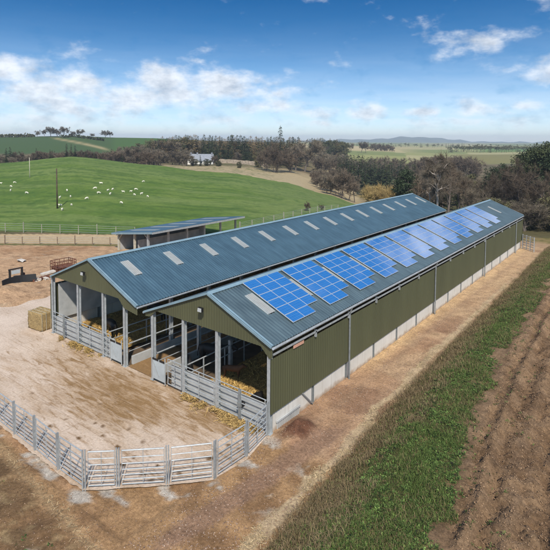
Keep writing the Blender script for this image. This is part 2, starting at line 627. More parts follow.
def Zground(x, y):
    z = Zbase(x, y)
    D, px = polar(x, y)
    near = sstep(75, 45, D)
    xb, xt = np.interp(y, XB_Y, XB_X), np.interp(y, XT_Y, XT_X)
    fld = sstep(-0.4, 0.6, x - xt)
    # cultivated soil: ridges and wheel ruts running along y, with clods
    w = x + 0.35 * np.sin(y * 0.13) + 0.05 * y + 0.45 * (fbm(x, y, 2.4, 3, 25) - .5)
    rid = 0.085 * np.sin(w * 2 * math.pi / 0.85 + 1.6 * fbm(x, y, 3, 3, 21)) * (0.4 + fbm(x, y, 2.5, 2, 22))
    for c, wd in ((8.4, 0.16), (9.3, 0.24), (10.35, 0.3), (11.3, 0.2), (12.2, 0.24), (13.9, 0.3)):
        rut = np.exp(-((w - c) / wd) ** 2)
        rid = rid - 0.13 * rut * (0.6 + 0.4 * np.sign(np.sin((y + 0.6 * np.abs(w - c)) * 2 * math.pi / 0.34))) \
            + 0.10 * np.exp(-((np.abs(w - c) - 2.0 * wd) / (wd * 0.7)) ** 2)
    clod = 0.40 * (fbm(x, y, 0.55, 4, 31) - 0.5) + 0.42 * np.maximum(0, fbm(x, y, 0.30, 3, 33) - 0.48)
    z = z + near * fld * (rid + clod)
    bank = sstep(0, 0.8, x - xb) * (1 - fld)
    z = z + near * bank * 0.18 * (fbm(x, y, 0.7, 4, 41) - 0.5)
    yard = (sstep(-7.9, -7.3, y) * sstep(-26.3, -25.8, x) * sstep(0.6, 0.2, x))
    soil = near * (1 - fld) * (1 - bank) * (1 - yard)
    z = z + soil * (0.10 * (fbm(x, y, 1.6, 5, 51) - 0.5))
    # banked-up spoil on the left and rougher soil along the front
    z = z + near * 0.35 * np.exp(-((x + 30.5) / 3.0) ** 2 - ((y - 1.6) / 2.2) ** 2) * (0.5 + fbm(x, y, 1.0, 4, 61))
    z = z + near * 0.22 * sstep(-8.0, -8.6, y) * (fbm(x, y, 0.8, 4, 63) - 0.35) * (1 - fld) * (1 - bank)
    z = z + near * 0.5 * np.exp(-((x - 0.95) / 0.6) ** 2 - ((y - 0.9) / 0.9) ** 2) * (0.4 + fbm(x, y, 0.4, 4, 65))
    # beneath the slab and the barns
    slab = sstep(-7.75, -7.45, y) * sstep(-26.3, -25.9, x) * sstep(0.1, -0.15, x) * sstep(49.0, 48.8, y)
    z = np.where((slab > 0.5) & (D < 62), np.minimum(z, -0.06), z)
    return z


def lerp(a, b, t):
    return a + (np.asarray(b, float) - a) * t[..., None]


FENCE_PX = [(14.5, 434.5), (34.9, 450.5), (58.2, 470), (84.2, 489.5), (118, 487), (167.5, 484.3), (215, 478.5), (246.8, 456.7)]
FENCE = [on_z(*p)[:2] for p in FENCE_PX]
d0 = (FENCE[0] - FENCE[3]) / 3
FENCE = [FENCE[0] + d0 * k for k in range(9, 0, -1)] + FENCE + [np.array([0.02, -0.22])]
FX = np.array([p[0] for p in FENCE])
FY = np.array([p[1] for p in FENCE])
order = np.argsort(FX)




F1P, F1D = np.array([-50.26, 10.19]), np.array([11.52, 8.76]) / math.hypot(11.52, 8.76)
F2P, F2D = np.array([-57.72, 13.38]), np.array([14.09, 8.94]) / math.hypot(14.09, 8.94)


def line_d(x, y, P, d):
    return (x - P[0]) * (-d[1]) + (y - P[1]) * d[0]


def land_class(x, y):
    """0 ground 1 track 2 bank 3 ploughed 4 pasture 5 countryside beyond"""
    D, px = polar(x, y)
    xb, xt = np.interp(y, XB_Y, XB_X), np.interp(y, XT_Y, XT_X)
    c = np.zeros(x.shape, int)
    c[(x > 0.0) & (x <= xb) & (y > -4) & (y < 56)] = 1
    c[(x > xb) & (x <= xt) & (y < 56)] = 2
    c[(x > xt) & (y < 56)] = 3
    ef = np.interp(px, [-150, 0, 73, 153, 230, 284, 328, 365, 385], [168, 166, 164, 162, 158, 152, 146, 139, 100])
    past = (line_d(x, y, F2P, F2D) > 0.4) & (D > 40) & (D < ef) & (px < 386) & (x < -12)
    c[past] = 4
    c[(D >= 66) & ~past] = 5
    return c


def land_color(x, y):
    D, px = polar(x, y)
    xb, xt = np.interp(y, XB_Y, XB_X), np.interp(y, XT_Y, XT_X)
    n_a = fbm(x, y, 6.0, 5, 101)
    n_b = fbm(x, y, 1.2, 5, 103)
    n_c = fbm(x, y, 0.35, 4, 105)
    shp = x.shape
    grav, bmp, var = np.zeros(shp), np.full(shp, 0.5), np.ones(shp)
    # --- soil to the left of the barns
    c = np.zeros(shp + (3,)) + np.array([0.45, 0.30, 0.185])
    c = lerp(c, (0.34, 0.205, 0.115), sstep(0.45, 0.7, n_a))
    c = lerp(c, (0.45, 0.33, 0.22), sstep(0.55, 0.75, n_b) * 0.8)
    c = lerp(c, (0.17, 0.10, 0.06), sstep(0.6, 0.72, n_c) * 0.55)
    grav = np.where(x < -12, 0.5, grav)
    # compacted stone round the left side of the barns
    # --- spoil in front of the fence
    fr = sstep(-7.2, -7.6, y + 0.25 * (n_b - 0.5)) * sstep(-0.2, 0.2, 2.5 - x)
    fr = np.maximum(fr, sstep(-3.4, -2.8, x) * sstep(0.6, -0.4, y) * sstep(6, 4.5, x))
    fcol = lerp(np.zeros(shp + (3,)) + np.array([0.345, 0.215, 0.112]), (0.245, 0.147, 0.077), sstep(0.4, 0.65, n_b))
    fcol = lerp(fcol, (0.36, 0.235, 0.13), sstep(0.58, 0.75, n_c) * 0.6)
    c = c * (1 - fr[..., None]) + fcol * fr[..., None]
    grav = np.maximum(grav, 0.55 * fr)
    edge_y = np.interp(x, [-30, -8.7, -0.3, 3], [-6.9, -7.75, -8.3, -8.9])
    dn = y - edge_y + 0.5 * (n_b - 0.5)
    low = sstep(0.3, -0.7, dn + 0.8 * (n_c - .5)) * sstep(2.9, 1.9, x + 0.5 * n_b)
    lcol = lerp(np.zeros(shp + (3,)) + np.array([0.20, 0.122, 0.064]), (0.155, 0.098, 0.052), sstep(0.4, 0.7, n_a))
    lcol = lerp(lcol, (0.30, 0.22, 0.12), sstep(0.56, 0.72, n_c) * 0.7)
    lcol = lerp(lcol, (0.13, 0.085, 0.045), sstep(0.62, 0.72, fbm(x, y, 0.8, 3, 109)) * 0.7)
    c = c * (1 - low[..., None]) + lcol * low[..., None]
    st = np.exp(-((dn + 0.05) / 0.17) ** 2) * sstep(2.2, 1.2, x) * sstep(0.3, 0.5, n_b + 0.15)
    c = lerp(c, (0.38, 0.27, 0.155), st * 0.6)
    # concrete washed out round the post feet
    spl = np.zeros(shp)
    for k, p in enumerate(FENCE):
        ox, oy = (0.25, -0.30) if k > 11 else (-0.05, -0.32)
        spl = np.maximum(spl, np.exp(-(((x - p[0] - ox) / 0.75) ** 2 + ((y - p[1] - oy) / 0.36) ** 2)))
    sp_ = sstep(0.48, 0.85, spl + 1.5 * (n_c - 0.5) + 1.5 * (n_b - .5))
    c = lerp(c, (0.46, 0.44, 0.41), sp_ * 0.85)
    # --- track beside the long wall
    tr = sstep(-0.3, 0.1, x) * sstep(-0.9, 0.4, y) * sstep(54, 50, y)
    tcol = lerp(np.zeros(shp + (3,)) + np.array([0.39, 0.25, 0.155]), (0.29, 0.175, 0.112), sstep(0.42, 0.65, n_a))
    tcol = lerp(tcol, (0.43, 0.30, 0.19), sstep(0.45, 0.62, fbm(x, y, 2.2, 5, 111)) * 0.85)
    tcol = lerp(tcol, (0.20, 0.115, 0.075), sstep(0.55, 0.68, fbm(x, y * .6, 1.4, 5, 113)) * 0.6)
    wallside = np.exp(-((x - 0.1) / 0.65) ** 2) * sstep(6.5, 10, y)
    tcol = lerp(tcol, (0.60, 0.42, 0.23), wallside * (0.55 + 0.4 * n_b))
    tcol = lerp(tcol, (0.52, 0.37, 0.225), sstep(12, 30, y) * 0.75 * sstep(.3, .6, fbm(x, y * .5, 1.6, 4, 115) + .12))
    wheel = np.exp(-((x - 1.15) / 0.22) ** 2) + np.exp(-((x - 2.45) / 0.22) ** 2)
    tcol = lerp(tcol, (0.37, 0.255, 0.17), wheel * 0.45)
    c = c * (1 - tr[..., None]) + tcol * tr[..., None]
    grav = np.maximum(grav, 0.95 * tr)
    pile = np.exp(-((x - 1.0) / 0.75) ** 2 - ((y - 0.95) / 1.1) ** 2)
    c = lerp(c, (0.135, 0.066, 0.042), sstep(0.3, 0.7, pile + 1.1 * (n_b - 0.5) + .6 * (n_c - .5)))
    rd = np.exp(-((x - 1.9 - 0.12 * (y - 0.0)) / 0.55) ** 2) * sstep(-9, -5.5, y) * sstep(4.0, 1.0, y)
    c = lerp(c, (0.26, 0.165, 0.115), sstep(0.25, 0.7, rd + 0.5 * (n_c - 0.5)) * 0.8)
    # pale chopped straw along the foot of the bank
    sx = x - (xb - 0.28) + 0.6 * (fbm(x, y, 1.6, 3, 117) - 0.5)
    ss = np.exp(-(sx / 0.26) ** 2) * sstep(-9.5, -7, y) * sstep(40, 22, y)
    c = lerp(c, (0.47, 0.37, 0.24), sstep(0.3, 0.75, ss + 0.8 * (n_c - 0.5) + .9 * (n_b - .5)) * 0.85)
    # --- bank
    bk = sstep(-0.15, 0.25, x - xb + 0.35 * (n_b - 0.5)) * sstep(60, 54, y)
    mid = np.interp(y, [-10, -4, 4, 15, 50], [5.75, 5.6, 5.05, 4.6, 3.9])
    g = sstep(-0.9, 0.5, x - mid + 1.4 * (n_b - 0.5))
    dead = lerp(np.zeros(shp + (3,)) + np.array([0.155, 0.105, 0.055]), (0.085, 0.078, 0.032), sstep(0.4, 0.65, n_c))
    gcol = lerp(np.zeros(shp + (3,)) + np.array([0.066, 0.072, 0.026]), (0.14, 0.11, 0.055), sstep(0.42, 0.6, n_b))
    bcol = dead * (1 - g[..., None]) + gcol * g[..., None]
    far_b = sstep(18, 40, y)
    bcol = lerp(bcol, (0.145, 0.125, 0.055), far_b * 0.6)
    c = c * (1 - bk[..., None]) + bcol * bk[..., None]
    grav = grav * (1 - bk)
    # --- cultivated field
    pf = sstep(-0.7, 0.6, x - xt + 0.2 - 2.2 * (n_b - 0.5) + 0.5 * (n_c - .5)) * sstep(60, 54, y)
    pcol = lerp(np.zeros(shp + (3,)) + np.array([0.30, 0.20, 0.122]), (0.215, 0.138, 0.082), sstep(0.4, 0.65, n_b))
    pcol = lerp(pcol, (0.33, 0.225, 0.145), sstep(0.58, 0.72, n_c) * 0.5)
    c = c * (1 - pf[..., None]) + pcol * pf[..., None]
    grav = np.maximum(grav * (1 - pf), 0.25 * pf)
    bmp = np.where(pf > 0.5, 0.9, bmp)
    # --- rough ground behind the barns
    rear = sstep(49.5, 51.5, y + 1.2 * (n_b - 0.5)) * sstep(-20, -10, x)
    rc = lerp(np.zeros(shp + (3,)) + np.array([0.34, 0.235, 0.145]), (0.21, 0.165, 0.075), sstep(52.5, 55, y + 2 * (n_b - .5)))
    rc = lerp(rc, (0.11, 0.105, 0.035), sstep(0.5, 0.65, n_b) * sstep(53, 56, y) * 0.8)
    c = c * (1 - rear[..., None]) + rc * rear[..., None]
    # --- between the two wire fences, verge and pasture
    d1, d2 = line_d(x, y, F1P, F1D), line_d(x, y, F2P, F2D)
    left = sstep(-14, -22, x)
    verge = np.exp(-((d1 + 0.15) / 0.55) ** 2) * left
    c = lerp(c, (0.10, 0.12, 0.04), sstep(0.25, 0.7, verge * (0.5 + n_b)) * 0.85)
    lane = sstep(0.3, 0.7, d1) * sstep(0.6, 0.0, d2) * left
    c = lerp(c, (0.42, 0.33, 0.20), lane * 0.8)
    past = land_class(x, y) == 4
    streak = fbm((x * F2D[0] + y * F2D[1]) * 0.35, (-x * F2D[1] + y * F2D[0]) * 2.2, 11, 5, 131)
    streak2 = fbm((x * F2D[0] + y * F2D[1]) * 0.5, (-x * F2D[1] + y * F2D[0]) * 3.5, 6, 4, 133)
    pg = lerp(np.zeros(shp + (3,)) + np.array([0.092, 0.155, 0.029]), (0.126, 0.188, 0.042), sstep(0.35, 0.65, n_a))
    pg = lerp(pg, (0.145, 0.20, 0.062), sstep(0.45, 0.65, streak) * 0.65)
    pg = lerp(pg, (0.055, 0.108, 0.022), sstep(0.5, 0.68, streak2) * 0.65)
    pg = lerp(pg, (0.15, 0.195, 0.07), sstep(200, 330, px) * 0.55)
    pg = lerp(pg, (0.045, 0.10, 0.022), sstep(0.55, 0.72, n_b) * 0.5)
    pg = lerp(pg, (0.055, 0.085, 0.025), np.exp(-((d2 - 0.7) / 0.8) ** 2) * 0.6)
    c = np.where(past[..., None], pg, c)
    # --- countryside beyond
    cls5 = land_class(x, y) == 5
    far = np.zeros(shp + (3,)) + np.array([0.16, 0.125, 0.075])
    n_l = fbm(x, y, 40.0, 4, 141)
    far = lerp(far, (0.095, 0.085, 0.042), sstep(0.4, 0.65, n_a))
    far = lerp(far, (0.40, 0.325, 0.20), sstep(242, 205, D + 25 * (n_a - 0.5)) * sstep(110, 150, px) * sstep(368, 355, px) * 0.92)
    far = lerp(far, (0.10, 0.13, 0.045), sstep(0.55, 0.7, n_b + 0.1 * n_a) * sstep(300, 250, D) * sstep(150, 180, px) * sstep(300, 250, px) * 0.7)
    far = lerp(far, (0.33, 0.265, 0.15), sstep(300, 335, px + 20 * (n_a - .5)) * sstep(425, 380, px) * sstep(130, 150, D) * sstep(340, 280, D) * sstep(.3, .6, n_a) * 0.85)
    hillg = sstep(320, 345, D) * sstep(640, 600, D)
    lh = hillg * sstep(185, 160, px)
    far = lerp(far, (0.055, 0.095, 0.034), lh)
    far = lerp(far, (0.30, 0.26, 0.14), lh * np.exp(-((D - np.interp(px, [50, 110], [440, 360])) / 7) ** 2) * sstep(48, 60, px) * sstep(114, 100, px))
    far = lerp(far, (0.06, 0.115, 0.033), lh * sstep(108, 118, px))
    rf = sstep(360, 385, D) * sstep(280, 300, px)
    crop = (np.floor(n_l * 9) % 3)
    fcols = np.array([[0.34, 0.32, 0.17], [0.26, 0.27, 0.115], [0.19, 0.22, 0.085]])
    pxw = px + 26 * (fbm(x, y, 120, 3, 151) - 0.5) + (D - 600) * 0.03
    band = np.floor(np.interp(D * (1 + .2 * (fbm(x, y, 90, 3, 153) - .5)), [380, 520, 640, 900, 1300, 2200, 4000], [0, 1, 2, 3, 4, 5, 6]) + np.floor((pxw - 280) / 61.0) * 1.7).astype(int)
    fc = fcols[band % 3]
    far = far * (1 - rf[..., None]) + fc * rf[..., None]
    far = lerp(far, (0.42, 0.35, 0.20), rf * sstep(430, 380, px) * sstep(560, 640, D) * sstep(1100, 900, D))
    far = lerp(far, (0.20, 0.185, 0.075), rf * sstep(445, 470, px) * sstep(560, 520, D))
    far = lerp(far, (0.13, 0.21, 0.06), rf * sstep(470, 490, px) * sstep(640, 700, D) * sstep(1100, 1000, D))
    far = lerp(far, (0.10, 0.09, 0.07), sstep(0.60, 0.7, n_l) * sstep(900, 1300, D) * 0.7)
    c = np.where(cls5[..., None], far, c)
    grav = np.where(D > 60, 0, grav)
    var = np.where(D > 60, 0.6, 1.0)
    bmp = np.where(D > 60, 0.3, bmp)
    return c, np.stack([grav, bmp, var], -1)


CLASS_NAMES = ['ground', 'farm_track', 'grass_bank', 'ploughed_field', 'pasture', 'countryside']


def land_objects(X, Y, Zz, quads, prefix_far=False):
    """split one sheet into its named pieces (they share their border, nothing overlaps)"""
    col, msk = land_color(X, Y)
    fx, fy = X[quads].mean(1), Y[quads].mean(1)
    cl = land_class(fx, fy)
    V = np.stack([X, Y, Zz], 1)
    for k, nm in enumerate(CLASS_NAMES):
        q = quads[cl == k]
        if len(q) < 4:
            continue
        used, inv = np.unique(q, return_inverse=True)
        o = np_mesh(nm, V[used], inv.reshape(q.shape), MT['land'], True)
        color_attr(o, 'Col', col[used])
        color_attr(o, 'Mask', msk[used])
        tag(o, kind='structure')


def axis(segs):
    out = [segs[0][0]]
    for a, b, s0, s1 in segs:
        x = a
        n = max(1, int(round((b - a) / ((s0 + s1) / 2))))
        w = np.linspace(s0, s1, n)
        w = w / w.sum() * (b - a)
        out += list(a + np.cumsum(w))
    return np.array(out)


AX = axis([(-72, -36, 0.9, 0.5), (-36, -12, 0.35, 0.25), (-12, 0, 0.2, 0.11), (0, 11.5, 0.085, 0.085), (11.5, 16, 0.1, 0.3), (16, 34, 0.4, 1.6)])
AY = axis([(-34, -10, 1.5, 0.2), (-10, 8, 0.1, 0.09), (8, 30, 0.1, 0.28), (30, 70, 0.3, 0.7)])
gx, gy = np.meshgrid(AX, AY, indexing='xy')
nx, ny = len(AX), len(AY)
X, Y = gx.ravel(), gy.ravel()
Zz = Zground(X, Y)
edge = np.minimum.reduce([X + 72, 34 - X, Y + 34, 70 - Y])
Zz = Zz - 0.5 * (edge < 0.01)
i = np.arange(nx * ny).reshape(ny, nx)
quads = np.stack([i[:-1, :-1].ravel(), i[:-1, 1:].ravel(), i[1:, 1:].ravel(), i[1:, :-1].ravel()], 1)
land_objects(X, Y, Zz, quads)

# the wide land round about, out to the horizon
rr = np.concatenate([np.geomspace(12, 60, 20, endpoint=False), np.geomspace(60, 420, 200, endpoint=False), np.geomspace(420, 5200, 90)])
th_f = np.linspace(-0.72, 0.72, 620)
th = np.concatenate([th_f, np.linspace(0.72, 2 * math.pi - 0.72, 90)[1:-1]])
R_, T_ = np.meshgrid(rr, th, indexing='ij')
X = (CAM[0] + R_ * (np.cos(T_) * FH[0] + np.sin(T_) * RT[0])).ravel()
Y = (CAM[1] + R_ * (np.cos(T_) * FH[1] + np.sin(T_) * RT[1])).ravel()
Zz = Zbase(X, Y)
inside = np.minimum.reduce([X + 70, 32 - X, Y + 32, 68 - Y])
Zz = np.where(inside > 0, -0.9 + np.minimum(Zz, 0), Zz)
D, px = polar(X, Y)
Zz = Zz + sstep(180, 420, D) * 1.6 * (fbm(X, Y, 60, 4, 71) - 0.5)
nr, nt_ = len(rr), len(th)
i = np.arange(nr * nt_).reshape(nr, nt_)
j = np.roll(i, -1, axis=1)
quads = np.stack([i[:-1].ravel(), i[1:].ravel(), j[1:].ravel(), j[:-1].ravel()], 1)
land_objects(X, Y, Zz, quads[:, ::-1])


def zg(x, y):
    return float(Zground(np.array([float(x)]), np.array([float(y)]))[0])


def zb(x, y):
    return float(Zbase(np.array([float(x)]), np.array([float(y)]))[0])


def hit_land(px, py):
    """where the view ray meets the land (for things standing far off)"""
    Ds = np.geomspace(62, 1500, 1500)
    r = ray(px, py)
    t = Ds / float(r @ FH)
    P = CAM[None, :] + r[None, :] * t[:, None]
    z = Zbase(P[:, 0], P[:, 1])
    hit = P[:, 2] <= z
    k = int(np.argmax(hit)) if hit.any() else int(np.argmin(np.abs(Ds - 440)))
    return np.array([P[k, 0], P[k, 1], z[k]])


# far blue hills
def far_hill(pxs, tops, D, base):
    mb = MB()
    a = [at_dist(p, t, D) for p, t in zip(pxs, tops)]
    n = len(a)
    vs, fs = [], []
    for p in a:
        d = (p - CAM) * np.array([1, 1, 0])
        d /= np.linalg.norm(d)
        front, back = p - d * 700, p + d * 900
        vs += [(front[0], front[1], base), ((front[0] + 2 * p[0]) / 3, (front[1] + 2 * p[1]) / 3, base + (p[2] - base) * 0.72), tuple(p), (back[0], back[1], base)]
    for k in range(n - 1):
        for q in range(3):
            fs.append((4 * k + q, 4 * k + 4 + q, 4 * k + 5 + q, 4 * k + 1 + q))
    mb.add(vs, fs)
    return mb


MT['hill'] = mat_simple('moor', (0.12, 0.13, 0.085), 0.95, 0, 0.3, 0.006)
pxs = list(range(250, 640, 6))
tops = [141.2 - 4.0 * math.exp(-((p - 405) / 26) ** 2) - 2.6 * math.exp(-((p - 440) / 24) ** 2) - 1.6 * math.exp(-((p - 350) / 30) ** 2)
        + 0.5 * math.sin(p * 0.31) + 0.3 * math.sin(p * 0.83) + (p - 400) * 0.006 for p in pxs]
tag(far_hill(pxs, tops, 4300, -20).build('hills', MT['hill'], smooth=True), kind='structure')

# ------------------------------------------------------------------ concrete yard and floors
def sheet(name, poly_fn, x0, x1, y0, y1, step, z, mat, maskfn=None, rough=0.0, kind='structure', label=None, skirt=True):
    xs, ys = np.arange(x0, x1 + 1e-6, step), np.arange(y0, y1 + 1e-6, step)
    gx, gy = np.meshgrid(xs, ys)
    X, Y = gx.ravel(), gy.ravel()
    i = np.arange(len(X)).reshape(gx.shape)
    q = np.stack([i[:-1, :-1].ravel(), i[:-1, 1:].ravel(), i[1:, 1:].ravel(), i[1:, :-1].ravel()], 1)
    keep = poly_fn(X[q].mean(1), Y[q].mean(1))
    q = q[keep]
    used, inv = np.unique(q, return_inverse=True)
    X, Y = X[used], Y[used]
    if name == 'concrete_yard':
        Y = np.maximum(Y, yard_front(X))
        X = np.where(Y < -0.05, np.minimum(X, yard_side(Y)), X)
    Z = z + rough * (fbm(X, Y, 0.9, 4, 77) - 0.5)
    o = np_mesh(name, np.stack([X, Y, Z], 1), inv.reshape(q.shape), mat, True)
    if maskfn is not None:
        color_attr(o, 'Mask', maskfn(X, Y))
    tag(o, kind=kind)
    return o


def yard_front(x):
    k = np.argsort(FX[:-2])
    return np.interp(x, FX[:-2][k], FY[:-2][k]) - 0.12 + 0.16 * (fbm(x, x * 0, 0.35, 3, 301) - .5)


def yard_side(y):
    return np.interp(y, [-3.6, -2.04, -0.22, 0], [0.18, 0.40, 0.02, -0.02])


def in_yard(x, y):
    m = (y > yard_front(x) - 0.08) & (x < yard_side(y) + 0.06) & (y < 0.0)
    leftp = (x < -18.2) & (x > -26.2 + 0.5 * np.sin(y * 0.9) + 0.3 * np.sin(y * 2.3)) & (y > yard_front(x) - 0.08) & (y < 8)
    return m | leftp


def yard_mask(x, y):
    stain = np.exp(-((x + 7.5) / 6.5) ** 2 - ((y + 2.2) / 3.0) ** 2) * 0.78
    stain = np.maximum(stain, 0.7 * np.exp(-((x + 3) / 3.0) ** 2 - ((y + 0.8) / 1.5) ** 2))
    stain = np.maximum(stain, 0.55 * np.exp(-((x + 13) / 4.0) ** 2 - ((y + 1.5) / 2.5) ** 2))
    stain = np.maximum(stain, 0.25)
    clean = np.exp(-((x + 3.2) / 2.2) ** 2 - ((y + 3.6) / 1.2) ** 2)
    stain = stain * (1 - 0.55 * clean)
    stain = stain * sstep(-24, -16, x)
    wet = np.clip(np.exp(-((y + 6.0 - 1.5 * sstep(-4, 0, x) * 2) / 2.2) ** 2) * sstep(-14, -8, x) + 0.3 * sstep(-16, -10, x), 0, 1)
    return np.stack([stain, wet, stain * 0], -1)


sheet('concrete_yard', in_yard, -27, 0.6, -8, 8, 0.08, 0.015, MT['yard'], yard_mask)

# ------------------------------------------------------------------ barns
BAY, NB = 3.245, 15
L = BAY * NB
SL = (5.5796 - 4.0) / (0.2634 + 3.6458)
Y0, Y1 = -0.26, L + 0.15


def roof_mesh(parent, name, ax, az, xl, xr, mat, holes):
    off = np.array([0, 0.10, 0.135, 0.17])
    hh = np.array([0, 0, 0.026, 0.026])
    ys, hs = [], []
    y = Y0
    while y < Y1:
        for a, h in zip(off, hh):
            if y + a <= Y1:
                ys.append(y + a)
                hs.append(h)
        y += 0.205
    ys, hs = np.array(ys), np.array(hs)
    xs = np.array([xl, (xl + ax) / 2, ax, holes[0][1], holes[0][2], xr])
    gx, gy = np.meshgrid(xs, ys)
    _, gh = np.meshgrid(xs, hs)
    gz = az - SL * np.abs(gx - ax) + gh
    i = np.arange(gx.size).reshape(gx.shape)
    q = np.stack([i[:-1, :-1].ravel(), i[:-1, 1:].ravel(), i[1:, 1:].ravel(), i[1:, :-1].ravel()], 1)
    qx, qy = gx.ravel()[q].mean(1), gy.ravel()[q].mean(1)
    cut = np.zeros(len(q), bool)
    for (hy, h0, h1) in holes:
        cut |= (qx > h0) & (qx < h1) & (qy > hy - 0.2) & (qy < hy + 0.2)
    q = q[~cut]
    V = np.stack([gx.ravel() - parent.location[0], gy.ravel(), gz.ravel()], 1)
    return np_mesh(name, V, q, mat, False, parent)


def ribbed_wall(mb, p0, p1, zt, zb_, pitch=0.2, depth=0.014, nrm=(0, -1)):
    """vertical box-profile sheeting from p0 to p1 (plan), zt/zb_ are functions of distance"""
    p0, p1 = np.array(p0, float), np.array(p1, float)
    Lh = np.linalg.norm(p1 - p0)
    d = (p1 - p0) / Lh
    s, prof = [], []
    t = 0.0
    while t < Lh - 1e-6:
        for a, h in ((0, 0), (0.6, 0), (0.72, 1), (0.88, 1)):
            if t + a * pitch < Lh:
                s.append(t + a * pitch)
                prof.append(h * depth)
        t += pitch
    s.append(Lh)
    prof.append(0)
    vs, fs = [], []
    for k, (a, h) in enumerate(zip(s, prof)):
        q = p0 + d * a + np.array(nrm) * h
        vs += [(q[0], q[1], zb_(a)), (q[0], q[1], zt(a))]
    for k in range(len(s) - 1):
        fs.append((2 * k, 2 * k + 2, 2 * k + 3, 2 * k + 1))
    mb.add(vs, fs)


def i_post(mb, x, y, z0, z1, w=0.17, d=0.2):
    """steel H column"""
    t = 0.02
    mb.box(x - w / 2, x + w / 2, y - d / 2, y - d / 2 + t, z0, z1)
    mb.box(x - w / 2, x + w / 2, y + d / 2 - t, y + d / 2, z0, z1)
    mb.box(x - t / 2, x + t / 2, y - d / 2 + t, y + d / 2 - t, z0, z1)


def gate_rails(mb, x0, x1, y, zs, r=0.028, ups=()):
    for z in zs:
        mb.tube((x0, y, z), (x1, y, z), r, n=6)
    for u in ups:
        mb.bar((u, y - 0.03, zs[0] - 0.02), (u, y - 0.03, zs[-1] + 0.02), 0.05, 0.02, (0, 1, 0))


def floodlight(parent, x, z):
    mb = MB()
    mb.box(x - 0.14, x + 0.14, -0.52, -0.40, z - 0.1, z + 0.1)
    mb.bar((x, -0.30, z + 0.02), (x, -0.42, z + 0.02), 0.05, 0.05)
    o = mb.build('floodlight', MT['black'], parent)
    lp = MB()
    lp.add([(x - 0.12, -0.525, z - 0.09), (x + 0.12, -0.525, z - 0.09), (x + 0.12, -0.53, z + 0.08), (x - 0.12, -0.53, z + 0.08),
            (x - 0.12, -0.56, z - 0.09), (x + 0.12, -0.56, z - 0.09)], [(0, 1, 2, 3), (4, 5, 1, 0), (4, 3, 2, 5), (0, 3, 4), (1, 5, 2)])
    lp.build('lamp_lens', MT['lens'], o)


